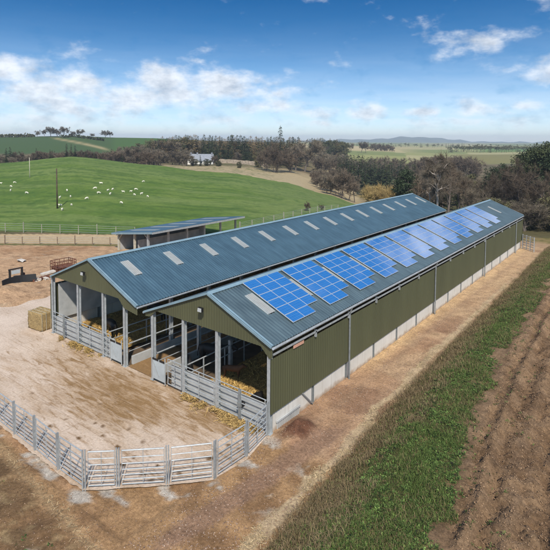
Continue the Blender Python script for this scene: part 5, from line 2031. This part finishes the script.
# E  bare trees close behind the barns
tree('birch', 437, 148, 70, 'white stemmed birch leaning behind the far end of the skylight barn', None, 1.0)
tree('birch', 431, 157, 74, 'thinner white stemmed birch left of the leaning one', None, .8)
tree('near0', 449, 149, 77, 'tall spreading bare tree just right of the white birch', None, .95)
tree('near2', 463, 154, 84, 'slender bare tree behind the gap between the barns', None, .9)
tree('near3', 476, 176, 80, 'low purple thicket tree beyond the far roof corner', None, 1.0)
tree('near1', 522, 159, 76, 'broad purple bare tree beyond the far right corner of the solar barn', None, 1.05)
tree('near0', 505, 163, 84, 'bare tree left of and behind the broad purple one', None, .9)
tree('near3', 490, 166, 82, 'many stemmed bare tree above the ridge of the solar barn', None, 1.0)
tree('near0', 546, 166, 74, 'bare tree at the right edge below the dark pines', None, .9)
tree('pine', 545, 141, 96, 'tallest dark pine at the right edge', None, 1.0)
tree('pine', 533, 148, 100, 'dark pine second from the right edge', None, 1.0)
tree('pine', 556, 150, 92, 'dark pine cut by the right edge', None, 1.1)
tree('con2', 521, 155, 112, 'pointed dark conifer behind the broad purple tree', None, 1.4)
tree('pine', 501, 163, 108, 'rounded dark evergreen rising above the thicket', None, 1.0)
tree('con2', 512, 158, 118, 'dark conifer between the rounded evergreen and the pines', None, 1.4)
tree('bush', 469, 170, 112, 'yellow green bush above the thicket behind the ridge', None, 1.2)
G = 'bare trees crowding the valley behind the barns'
for k in range(56):
    px = 404 + 156 * (k + rnd.random()) / 56
    D = rnd.uniform(86, 150)
    top = np.interp(px, [404, 425, 440, 460, 480, 520, 560], [164, 155, 153, 160, 167, 161, 158]) + rnd.uniform(0, 14)
    tree(rnd.choice(['near2', 'near3', 'far2', 'near1', 'far1', 'con2', 'far0']), px, top, D, 'brown or dark tree in the thicket behind the barns', G, rnd.uniform(.8, 1.2))
G = 'leafless shrubs along the foot of the trees at right'
for k in range(34):
    px = 486 + 84 * (k + rnd.random()) / 34
    tree(rnd.choice(['near3', 'far2', 'near3', 'bush']), px, rnd.uniform(186, 203), rnd.uniform(71, 84), 'low leafless shrub at the foot of the trees beyond the solar barn', G, rnd.uniform(1.2, 2.0), 'shrub')
G = 'reddish wood beyond the valley'
for k in range(26):
    px = 424 + 50 * (k + rnd.random()) / 26
    tree('far2', px, np.interp(px, [424, 440, 456, 474], [148, 144, 143.5, 150]) + rnd.uniform(0, 2.5), rnd.uniform(240, 275), 'reddish bare tree in the wood beyond the birch', G, 1.3)
# the far tree belts: one distant mass
fp = []
for dat in (bare_tree(31, ntw=420, twig_w=.16, limbs=(6, 3, 2), tlen=1.2), bare_tree(32, ntw=420, twig_w=.16, spread=.32, limbs=(6, 3, 2), tlen=1.2), conifer(33, R=2.2, dens=.45)):
    (TV, TF), (CV, CF, V2, F3) = dat
    fp.append((np.array(list(TV) + list(CV) + list(V2)), [tuple(f) for f in TF] + [tuple(q + len(TV) for q in f) for f in CF] + [tuple(q + len(TV) + len(CV) for q in f) for f in F3]))
mb = MB()
spots = [(448 + 116 * (k + rnd.random()) / 60, None, rnd.uniform(620, 720)) for k in range(60)] + [(340 + 125 * (k + rnd.random()) / 40, 1, rnd.uniform(980, 1100)) for k in range(40)]
for px, thin, D in spots:
    top = rnd.uniform(141.8, 143.2) + (px - 340) * .006 if thin else np.interp(px, [462, 480, 500, 560], [144.2, 143.6, 144.4, 144]) + rnd.uniform(-.8, 1.4)
    t = at_dist(px, top, D)
    z = zb(t[0], t[1]) - .3
    h = max(1.0, t[2] - z) / 10
    V, Fs = rnd.choice(fp)
    w_ = h * rnd.uniform(1.2, 1.7)
    mb.add(V * np.array([w_, w_, h]) + np.array([t[0], t[1], z]), Fs)
tag(mb.build('distant_woodland', MT['bushy']), kind='stuff')

# ------------------------------------------------------------------ grass, weeds, straw, stones
def blades(name, pts, hgt, wid, cols, lean=0.5, seed=0):
    rng = np.random.default_rng(seed)
    n = len(pts)
    az = rng.uniform(0, 2 * math.pi, n)
    h = hgt * rng.uniform(.5, 1.4, n)
    w = wid * rng.uniform(.6, 1.3, n)
    d = np.stack([np.cos(az), np.sin(az), np.zeros(n)], 1)
    s = np.stack([-np.sin(az), np.cos(az), np.zeros(n)], 1)
    ln = lean * rng.uniform(.2, 1.3, n)
    upv = np.array([0, 0, 1.0])
    m = pts + d * (h * ln * .35)[:, None] + upv * (h * .6)[:, None]
    e = pts + d * (h * ln)[:, None] + upv * (h * np.clip(1.05 - ln * .5, .15, 1))[:, None]
    V = np.stack([pts - s * (w * .5)[:, None], pts + s * (w * .5)[:, None], m + s * (w * .4)[:, None], m - s * (w * .4)[:, None], e], 1).reshape(-1, 3)
    b = np.arange(n) * 5
    T = np.concatenate([np.stack([b, b + 1, b + 2], 1), np.stack([b, b + 2, b + 3], 1), np.stack([b + 3, b + 2, b + 4], 1)])
    o = np_mesh(name, V, T, MT['attr'])
    c = np.repeat(cols, 5, axis=0)
    color_attr(o, 'Col', c)
    tag(o, kind='stuff')
    return o


def scatter(n, x0, x1, y0, y1, seed, ybias=1.0):
    rng = np.random.default_rng(seed)
    x = rng.uniform(x0, x1, n)
    y = y0 + (y1 - y0) * rng.random(n) ** ybias
    return x, y, rng


def pick(rng, n, a, b, jit=.25):
    t = rng.random(n)[:, None]
    c = np.array(a) * (1 - t) + np.array(b) * t
    return c * (1 + jit * rng.normal(0, 1, (n, 1)))


# bank: withered grass low down, green above
x, y, rng = scatter(320000, 2.3, 9.6, -9, 52, 3, 1.75)
xb, xt = np.interp(y, XB_Y, XB_X), np.interp(y, XT_Y, XT_X)
mid = np.interp(y, [-10, -4, 4, 15, 50], [5.75, 5.6, 5.05, 4.6, 3.9])
nb_ = fbm(x, y, 1.2, 4, 103)
dens = fbm(x, y, 0.7, 3, 203)
keep = (x > xb + 0.15 + 0.5 * (nb_ - .5)) & (x < xt - .2 + 2.2 * (nb_ - 0.5) + 1.2 * (dens - .5)) & (dens > 0.2)
x, y, xb, mid, nb_ = x[keep], y[keep], xb[keep], mid[keep], nb_[keep]
g = np.clip(sstep(-1.3, 0.5, x - mid + 2.4 * (nb_ - .5)) + .16, 0, 1) * (1 - .35 * sstep(12, 32, y)) * (.7 + .3 * sstep(.35, .6, fbm(x, y, 2.2, 3, 209)))
isg = rng.random(len(x)) < g
cols = np.where(isg[:, None], pick(rng, len(x), (0.05, 0.085, 0.018), (0.13, 0.175, 0.045)), pick(rng, len(x), (0.11, 0.08, 0.04), (0.25, 0.19, 0.10)))
pts = np.stack([x, y, Zground(x, y) - 0.01], 1)
blades('grass', pts, 0.07 + 0.13 * sstep(.3, .7, fbm(x, y, 1.0, 3, 217)), 0.013, np.clip(cols, 0.01, 1), 0.8, 4)
# long withered stems lying along the low edge of the bank
x, y, rng = scatter(60000, 2.6, 6.4, -9, 44, 5, 1.6)
xb = np.interp(y, XB_Y, XB_X)
mid = np.interp(y, [-10, -4, 4, 15, 50], [5.75, 5.6, 5.05, 4.6, 3.9])
keep = (x > xb - .1) & (x < mid + .4) & (fbm(x, y, .9, 3, 205) > .42)
x, y = x[keep], y[keep]
blades('withered_grass', np.stack([x, y, Zground(x, y)], 1), 0.20, 0.010, np.clip(pick(rng, len(x), (0.12, 0.085, 0.045), (0.30, 0.23, 0.125)), .01, 1), 1.1, 6)


# broad-leaved weeds: rosettes of leaves
def rosettes(name, x, y, rng, rad, cols, nl=9):
    n = len(x)
    z = Zground(x, y)
    V, T, C = [], [], []
    az0 = rng.uniform(0, 6.283, n)
    r = rad * rng.uniform(.5, 1.5, n)
    allV = []
    for k in range(nl):
        az = az0 + k * 2.4 + rng.normal(0, .25, n)
        el = rng.uniform(.2, 1.25, n)
        d = np.stack([np.cos(az) * np.cos(el), np.sin(az) * np.cos(el), np.sin(el)], 1)
        s = np.stack([-np.sin(az), np.cos(az), rng.normal(0, .25, n)], 1)
        p = np.stack([x, y, z], 1) + rng.normal(0, .02, (n, 3))
        m = p + d * (r * .6)[:, None]
        e = p + d * r[:, None] - np.array([0, 0, 1.]) * (r * .25)[:, None]
        w = (r * .15)[:, None]
        allV.append(np.stack([p, m + s * w, e, m - s * w], 1))
        C.append(np.repeat(np.clip(cols * (1 + .25 * rng.normal(0, 1, (n, 1))), .008, 1), 4, axis=0).reshape(n, 4, 3))
    V = np.concatenate(allV).reshape(-1, 3)
    C = np.concatenate(C).reshape(-1, 3)
    b = np.arange(len(V) // 4) * 4
    T = np.concatenate([np.stack([b, b + 1, b + 3], 1), np.stack([b + 1, b + 2, b + 3], 1)])
    o = np_mesh(name, V, T, MT['attr'])
    color_attr(o, 'Col', C)
    tag(o, kind='stuff')


x, y, rng = scatter(52000, 3.8, 9.5, -9, 38, 8, 1.7)
xt = np.interp(y, XT_Y, XT_X)
mid = np.interp(y, [-10, -4, 4, 15, 50], [5.75, 5.6, 5.05, 4.6, 3.9])
cl = fbm(x, y, 0.9, 3, 211)
keep = (x > mid - .7 + 1.6 * (cl - .5)) & (x < xt - .1 + 1.8 * (fbm(x, y, 1.2, 4, 103) - .5)) & (cl > .36) & (rng.random(len(x)) < .35 + .6 * sstep(.42, .62, fbm(x, y, .45, 3, 213)))
x, y = x[keep], y[keep]
rosettes('weeds', x, y, rng, 0.085, pick(rng, len(x), (0.032, 0.062, 0.014), (0.115, 0.175, 0.045), .4), 8)
x, y, rng = scatter(9000, 5.0, 12.5, -9, 34, 18, 1.6)
xt = np.interp(y, XT_Y, XT_X)
off_ = x - xt
keep = (off_ > -.6) & (off_ < 2.2) & (fbm(x, y, .7, 3, 215) > .47 + .09 * np.maximum(off_, 0)) & (rng.random(len(x)) < .75)
x, y = x[keep], y[keep]
rosettes('weeds', x, y, rng, 0.075, pick(rng, len(x), (0.035, 0.062, 0.014), (0.12, 0.17, 0.046), .4), 7)
# odd weeds at the bottom left and on the bare soil
x, y, rng = scatter(130, -7, 2, -12, -8.6, 9)
keep = fbm(x, y, .8, 3, 109) > .64
x, y = x[keep], y[keep]
rosettes('weeds', x, y, rng, 0.12, pick(rng, len(x), (0.05, 0.09, 0.02), (0.10, 0.15, 0.04), .2), 7)


# straw: chopped stems on the ground
def straw(name, x, y, rng, ln, wd, cols, z=None):
    n = len(x)
    az = rng.uniform(0, 6.283, n)
    l = ln * rng.uniform(.5, 1.5, n)
    zz = (Zground(x, y) if z is None else z) + rng.uniform(.0, .05, n)
    p = np.stack([x, y, zz], 1)
    d = np.stack([np.cos(az), np.sin(az), rng.normal(0, .3, n)], 1) * l[:, None]
    s = np.stack([-np.sin(az), np.cos(az), rng.normal(0, .3, n)], 1) * wd
    V = np.stack([p - d / 2 - s, p - d / 2 + s, p + d / 2 + s, p + d / 2 - s], 1).reshape(-1, 3)
    b = np.arange(n) * 4
    T = np.stack([b, b + 1, b + 2, b + 3], 1)
    o = np_mesh(name, V, T, MT['attr'])
    color_attr(o, 'Col', np.repeat(np.clip(cols, .01, 1), 4, axis=0))
    tag(o, kind='stuff')


x, y, rng = scatter(38000, 1.6, 4.6, -9.5, 38, 12, 1.5)
xb = np.interp(y, XB_Y, XB_X)
sx = x - (xb - 0.28) + 0.6 * (fbm(x, y, 1.6, 3, 117) - 0.5)
keep = rng.random(len(x)) < np.exp(-(sx / .28) ** 2) * sstep(.42, .58, fbm(x, y, .8, 3, 119))
x, y = x[keep], y[keep]
straw('straw', x, y, rng, .13, .006, pick(rng, len(x), (0.34, 0.25, 0.13), (0.54, 0.42, 0.25)))
x, y, rng = scatter(4200, -14, 3, -9.4, -7.4, 13)
ey = np.interp(x, [-30, -8.7, -0.3, 3], [-6.9, -7.75, -8.3, -8.9])
keep = rng.random(len(x)) < np.exp(-((y - ey) / .22) ** 2)
x, y = x[keep], y[keep]
straw('straw', x, y, rng, .12, .006, pick(rng, len(x), (0.28, 0.20, 0.11), (0.46, 0.35, 0.20)))
# straw dragged out under the front gates
mb = MB()
x, y, rng = scatter(7000, -5.6, -0.4, -1.0, -0.1, 14)
keep = (rng.random(len(x)) < np.exp(-((y + .35) / .28) ** 2) * sstep(.38, .55, fbm(x, y, .7, 3, 121)))
x, y = x[keep], y[keep]
straw('spilled_straw', x, y, rng, .22, .012, pick(rng, len(x), (0.30, 0.19, 0.07), (0.52, 0.37, 0.15)), 0.02 + 0.16 * np.exp(-((y + .35) / .2) ** 2) * rng.random(len(x)))
x, y, rng = scatter(4000, -17.5, -12.6, -0.9, -0.1, 15)
keep = (rng.random(len(x)) < np.exp(-((y + .3) / .25) ** 2) * sstep(.40, .55, fbm(x, y, .7, 3, 123)))
x, y = x[keep], y[keep]
straw('spilled_straw', x, y, rng, .22, .012, pick(rng, len(x), (0.28, 0.18, 0.06), (0.48, 0.33, 0.12)), 0.02 + 0.12 * np.exp(-((y + .3) / .2) ** 2) * rng.random(len(x)))
# loose straw on the bedding
x, y, rng = scatter(16000, -5.2, -0.2, 0.3, 14, 16, 1.4)
straw('loose_straw', x, y, rng, .24, .012, pick(rng, len(x), (0.34, 0.21, 0.07), (0.68, 0.47, 0.17)), 0.16 + 0.28 * (fbm(x, y, .9, 4, 77) - .5) + .02)
x, y, rng = scatter(9000, -18, -12.3, 0.3, 14, 17, 1.4)
straw('loose_straw', x, y, rng, .24, .012, pick(rng, len(x), (0.34, 0.21, 0.07), (0.68, 0.47, 0.17)), 0.16 + 0.28 * (fbm(x, y, .9, 4, 77) - .5) + .02)


# stones
def stones(name, x, y, rng, size, cols):
    n = len(x)
    r = size * rng.uniform(.4, 1.6, n) ** 1.3
    z = Zground(x, y)
    base = np.array([[1, 0, 0], [-1, 0, 0], [0, 1, 0], [0, -1, 0], [0, 0, .75], [0, 0, -.6]], float)
    V = base[None] * r[:, None, None] * rng.uniform(.65, 1.3, (n, 6, 1))
    a = rng.uniform(0, 6.283, n)
    ca, sa = np.cos(a)[:, None], np.sin(a)[:, None]
    V = np.stack([V[..., 0] * ca - V[..., 1] * sa, V[..., 0] * sa + V[..., 1] * ca, V[..., 2]], -1)
    V = V + np.stack([x, y, z + r * .15], 1)[:, None, :]
    f = np.array([[0, 2, 4], [2, 1, 4], [1, 3, 4], [3, 0, 4], [2, 0, 5], [1, 2, 5], [3, 1, 5], [0, 3, 5]])
    T = (f[None] + (np.arange(n) * 6)[:, None, None]).reshape(-1, 3)
    o = np_mesh(name, V.reshape(-1, 3), T, MT['attr2'])
    color_attr(o, 'Col', np.repeat(np.clip(cols, .02, 1), 6, axis=0))
    tag(o, kind='stuff')


x, y, rng = scatter(9000, 0.15, 3.9, -9, 40, 21, 1.6)
keep = fbm(x, y, 1.3, 3, 221) > .44
x, y = x[keep], y[keep]
stones('gravel', x, y, rng, .020, pick(rng, len(x), (0.20, 0.13, 0.10), (0.40, 0.30, 0.23), .2))
x, y, rng = scatter(5000, -8, 3.5, -10.5, -0.3, 22)
fy = np.interp(x, FX[order], FY[order])
keep = ((y < fy - .25) | (x > .3))
x, y = x[keep], y[keep]
stones('gravel', x, y, rng, .016, pick(rng, len(x), (0.18, 0.10, 0.06), (0.36, 0.26, 0.18), .2))
# clods on the cultivated field
x, y, rng = scatter(60000, 6.0, 14.0, -8, 34, 23, 1.6)
keep = x > np.interp(y, XT_Y, XT_X) + .2
x, y = x[keep], y[keep]
stones('soil_clods', x, y, rng, .021, pick(rng, len(x), (0.14, 0.088, 0.052), (0.31, 0.205, 0.125), .2))

# ------------------------------------------------------------------ sun, sky, clouds
SUN_EL = math.radians(47)
sd = np.array([-0.70, 0.71, 0])          # the way the light travels over the ground
sd /= np.linalg.norm(sd)
ldir = Vector((sd[0] * math.cos(SUN_EL), sd[1] * math.cos(SUN_EL), -math.sin(SUN_EL)))
sun = bpy.data.lights.new('sun', 'SUN')
sun.energy = 3.3
sun.angle = math.radians(2.0)
sun.color = (1.0, 0.92, 0.80)
so = bpy.data.objects.new('sun', sun)
COL.objects.link(so)
so.rotation_euler = ldir.to_track_quat('-Z', 'Y').to_euler()

w = bpy.data.worlds.new('World')
SC.world = w
w.use_nodes = True
nt = w.node_tree
bg = nt.nodes['Background']
sky = nt.nodes.new('ShaderNodeTexSky')
sky.sky_type = 'NISHITA'
sky.sun_disc = False
sky.sun_elevation = SUN_EL
sky.sun_rotation = math.atan2(-sd[0], -sd[1])
sky.altitude = 100
sky.air_density = 1.0
sky.dust_density = 0.6
sky.ozone_density = 3.0
bg.inputs['Strength'].default_value = 0.125

tc = nt.nodes.new('ShaderNodeTexCoord')
sp = nt.nodes.new('ShaderNodeSeparateXYZ')
nt.links.new(tc.outputs['Generated'], sp.inputs[0])


def M(op, a, b=None, c=None):
    n = nt.nodes.new('ShaderNodeMath')
    n.operation = op
    for k, v in enumerate((a, b, c)):
        if v is None:
            continue
        if isinstance(v, (int, float)):
            n.inputs[k].default_value = v
        else:
            nt.links.new(v, n.inputs[k])
    return n.outputs[0]


# compass bearing (0 = the way the valley lies, positive clockwise) and elevation, in degrees
fx_ = M('ADD', M('MULTIPLY', sp.outputs[0], float(FH[0])), M('MULTIPLY', sp.outputs[1], float(FH[1])))
rx_ = M('ADD', M('MULTIPLY', sp.outputs[0], float(RT[0])), M('MULTIPLY', sp.outputs[1], float(RT[1])))
az = M('MULTIPLY', M('ARCTAN2', rx_, fx_), 57.2958)
el = M('MULTIPLY', M('ARCSINE', sp.outputs[2]), 57.2958)
cv = nt.nodes.new('ShaderNodeCombineXYZ')
nt.links.new(M('MULTIPLY', az, 0.20), cv.inputs[0])
nt.links.new(M('MULTIPLY', el, 0.36), cv.inputs[1])
n1 = N(nt, 'ShaderNodeTexNoise', Scale=1.0, Detail=10, Roughness=0.58, Distortion=0.0)
nt.links.new(cv.outputs[0], n1.inputs['Vector'])
cv2 = nt.nodes.new('ShaderNodeCombineXYZ')
nt.links.new(M('MULTIPLY', az, 0.055), cv2.inputs[0])
nt.links.new(M('MULTIPLY', el, 0.5), cv2.inputs[1])
n2 = N(nt, 'ShaderNodeTexNoise', Scale=1.3, Detail=8, Roughness=0.6, Distortion=0.5)
nt.links.new(cv2.outputs[0], n2.inputs['Vector'])


def azel(px, py):
    r = ray(px, py)
    r = r / np.linalg.norm(r)
    return math.degrees(math.atan2(float(r @ RT), float(r @ FH))), math.degrees(math.asin(r[2]))


def blob(px, py, wx, wy, amp):
    a, e = azel(px, py)
    ax_, ex_ = azel(px + wx, py)
    _, ey_ = azel(px, py - wy)
    sa, se = abs(ax_ - a), abs(ey_ - e)
    u = M('DIVIDE', M('SUBTRACT', az, a), sa)
    v = M('DIVIDE', M('SUBTRACT', el, e), se)
    d2 = M('ADD', M('MULTIPLY', u, u), M('MULTIPLY', v, v))
    return M('MULTIPLY', M('POWER', 2.718, M('MULTIPLY', d2, -1.0)), amp)


BL = [(8, 70, 46, 20, 1.05), (60, 84, 70, 17, .95), (165, 78, 36, 17, 1.05), (215, 88, 75, 18, .95), (110, 96, 70, 16, .95), (285, 92, 26, 9, .75), (60, 104, 130, 16, .85), (250, 106, 90, 10, .75),
      (30, 118, 110, 14, .6), (190, 118, 110, 8, .5),
      (476, 43, 36, 14, .80), (520, 36, 44, 9, .62), (546, 66, 30, 15, .85), (440, 122, 110, 8, .5), (330, 124, 80, 7, .5), (322, 112, 24, 8, .95), (365, 114, 26, 8, .95), (420, 112, 22, 6, .85), (480, 109, 36, 9, 1.0), (525, 107, 30, 6, .7),
      (-120, 90, 120, 26, .9), (612, -28, 58, 42, .95), (585, -100, 85, 80, 0.72), (690, 60, 60, 40, .9), (110, 61, 14, 3, .35), (197, 61, 10, 3, .4)]  # blobs above the view at right: unseen clouds added to pale the panel reflections
tot = None
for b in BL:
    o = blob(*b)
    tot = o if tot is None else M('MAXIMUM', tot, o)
# scattered cloud all round, away from the valley view
back = M('MULTIPLY', M('GREATER_THAN', M('ABSOLUTE', az), 62.0), 0.5)
tot = M('MAXIMUM', tot, back)
cov = M('ADD', tot, M('MULTIPLY', M('SUBTRACT', n1.outputs['Fac'], 0.5), 2.6))
mr = nt.nodes.new('ShaderNodeMapRange')
mr.interpolation_type = 'SMOOTHSTEP'
mr.inputs['From Min'].default_value = 0.18
mr.inputs['From Max'].default_value = 1.0
nt.links.new(cov, mr.inputs['Value'])
dens_ = mr.outputs[0]
# thin veil low over the horizon
veil = M('MULTIPLY', M('POWER', 2.718, M('MULTIPLY', M('MULTIPLY', el, el), -1 / 55.0)), M('ADD', 0.28, M('MULTIPLY', n2.outputs['Fac'], 0.55)))
alpha = M('MINIMUM', M('ADD', M('MULTIPLY', dens_, 0.9), M('MULTIPLY', veil, M('SUBTRACT', 1.0, dens_))), 0.94)
# cloud tone: bright heads, grey bellies
cv3 = nt.nodes.new('ShaderNodeCombineXYZ')
nt.links.new(M('MULTIPLY', az, 0.34), cv3.inputs[0])
nt.links.new(M('MULTIPLY', el, 0.60), cv3.inputs[1])
n3 = N(nt, 'ShaderNodeTexNoise', Scale=1.0, Detail=8, Roughness=0.6, Distortion=0.0)
nt.links.new(cv3.outputs[0], n3.inputs['Vector'])
tone = M('ADD', M('MULTIPLY', M('MINIMUM', cov, 1.0), 0.36), M('MULTIPLY', M('SUBTRACT', n3.outputs['Fac'], 0.5), 1.9))
hi_ = nt.nodes.new('ShaderNodeMapRange')
hi_.interpolation_type = 'SMOOTHSTEP'
hi_.inputs['From Min'].default_value = 6.5
hi_.inputs['From Max'].default_value = 9.0
nt.links.new(el, hi_.inputs['Value'])
rt_ = nt.nodes.new('ShaderNodeMapRange')
rt_.interpolation_type = 'SMOOTHSTEP'
rt_.inputs['From Min'].default_value = 8.0
rt_.inputs['From Max'].default_value = 17.0
nt.links.new(az, rt_.inputs['Value'])
tone = M('ADD', tone, M('MULTIPLY', M('MULTIPLY', hi_.outputs[0], M('SUBTRACT', 1.0, M('GREATER_THAN', el, 40.0))), M('MULTIPLY', rt_.outputs[0], 0.10)))
cr = nt.nodes.new('ShaderNodeValToRGB')
cr.color_ramp.elements[0].position = 0.12
cr.color_ramp.elements[0].color = (6.0, 6.15, 6.35, 1)
cr.color_ramp.elements[1].position = 0.78
cr.color_ramp.elements[1].color = (2.5, 2.9, 3.5, 1)
nt.links.new(tone, cr.inputs[0])
mx = nt.nodes.new('ShaderNodeMix')
mx.data_type = 'RGBA'
nt.links.new(alpha, mx.inputs[0])
nt.links.new(sky.outputs[0], mx.inputs[6])
nt.links.new(cr.outputs[0], mx.inputs[7])
nt.links.new(mx.outputs[2], bg.inputs['Color'])
vm = nt.nodes.new('ShaderNodeVectorMath')
vm.operation = 'MULTIPLY'
vm.inputs[1].default_value = (1, 1, 2.6)
nt.links.new(tc.outputs['Generated'], vm.inputs[0])
vn = nt.nodes.new('ShaderNodeVectorMath')
vn.operation = 'NORMALIZE'
nt.links.new(vm.outputs[0], vn.inputs[0])
nt.links.new(vn.outputs[0], sky.inputs['Vector'])
hs = nt.nodes.new('ShaderNodeHueSaturation')
hs.inputs['Saturation'].default_value = 1.35
hs.inputs['Hue'].default_value = 0.487
hs.inputs['Value'].default_value = 0.92
nt.links.new(sky.outputs[0], hs.inputs['Color'])
er = nt.nodes.new('ShaderNodeValToRGB')
nt.links.new(M('DIVIDE', el, 40.0), er.inputs[0])
er.color_ramp.elements[0].position = 0.03
er.color_ramp.elements[0].color = (1, 1, 1, 1)
er.color_ramp.elements[1].position = 0.42
er.color_ramp.elements[1].color = (0.04, 0.62, 0.84, 1)
e2 = er.color_ramp.elements.new(0.20)
e2.color = (0.42, 0.88, 1.0, 1)
mt_ = nt.nodes.new('ShaderNodeMix')
mt_.data_type = 'RGBA'
mt_.blend_type = 'MULTIPLY'
mt_.inputs[0].default_value = 1.0
nt.links.new(hs.outputs[0], mt_.inputs[6])
nt.links.new(er.outputs[0], mt_.inputs[7])
nt.links.new(mt_.outputs[2], mx.inputs[6])

hz = MB().box(-5700, 5700, -5700, 5700, -75, 80)
mh = bpy.data.materials.new('haze')
mh.use_nodes = True
hn = mh.node_tree
hn.nodes.clear()
ho = hn.nodes.new('ShaderNodeOutputMaterial')
pv = hn.nodes.new('ShaderNodeVolumePrincipled')
pv.inputs['Color'].default_value = (0.70, 0.84, 1.0, 1)
pv.inputs['Density'].default_value = 0.00023
pv.inputs['Anisotropy'].default_value = 0.0
hn.links.new(pv.outputs[0], ho.inputs['Volume'])
tag(hz.build('haze', mh), kind='stuff')

SC.render.engine = 'CYCLES'
SC.cycles.volume_bounces = 0
SC.cycles.max_bounces = 6
SC.cycles.diffuse_bounces = 3
SC.cycles.glossy_bounces = 3
SC.cycles.transmission_bounces = 2
SC.cycles.use_adaptive_sampling = True
SC.view_settings.view_transform = 'Standard'
SC.view_settings.look = 'None'
SC.view_settings.exposure = 0.56
SC.view_settings.gamma = 1.0
SC.view_settings.use_curve_mapping = False
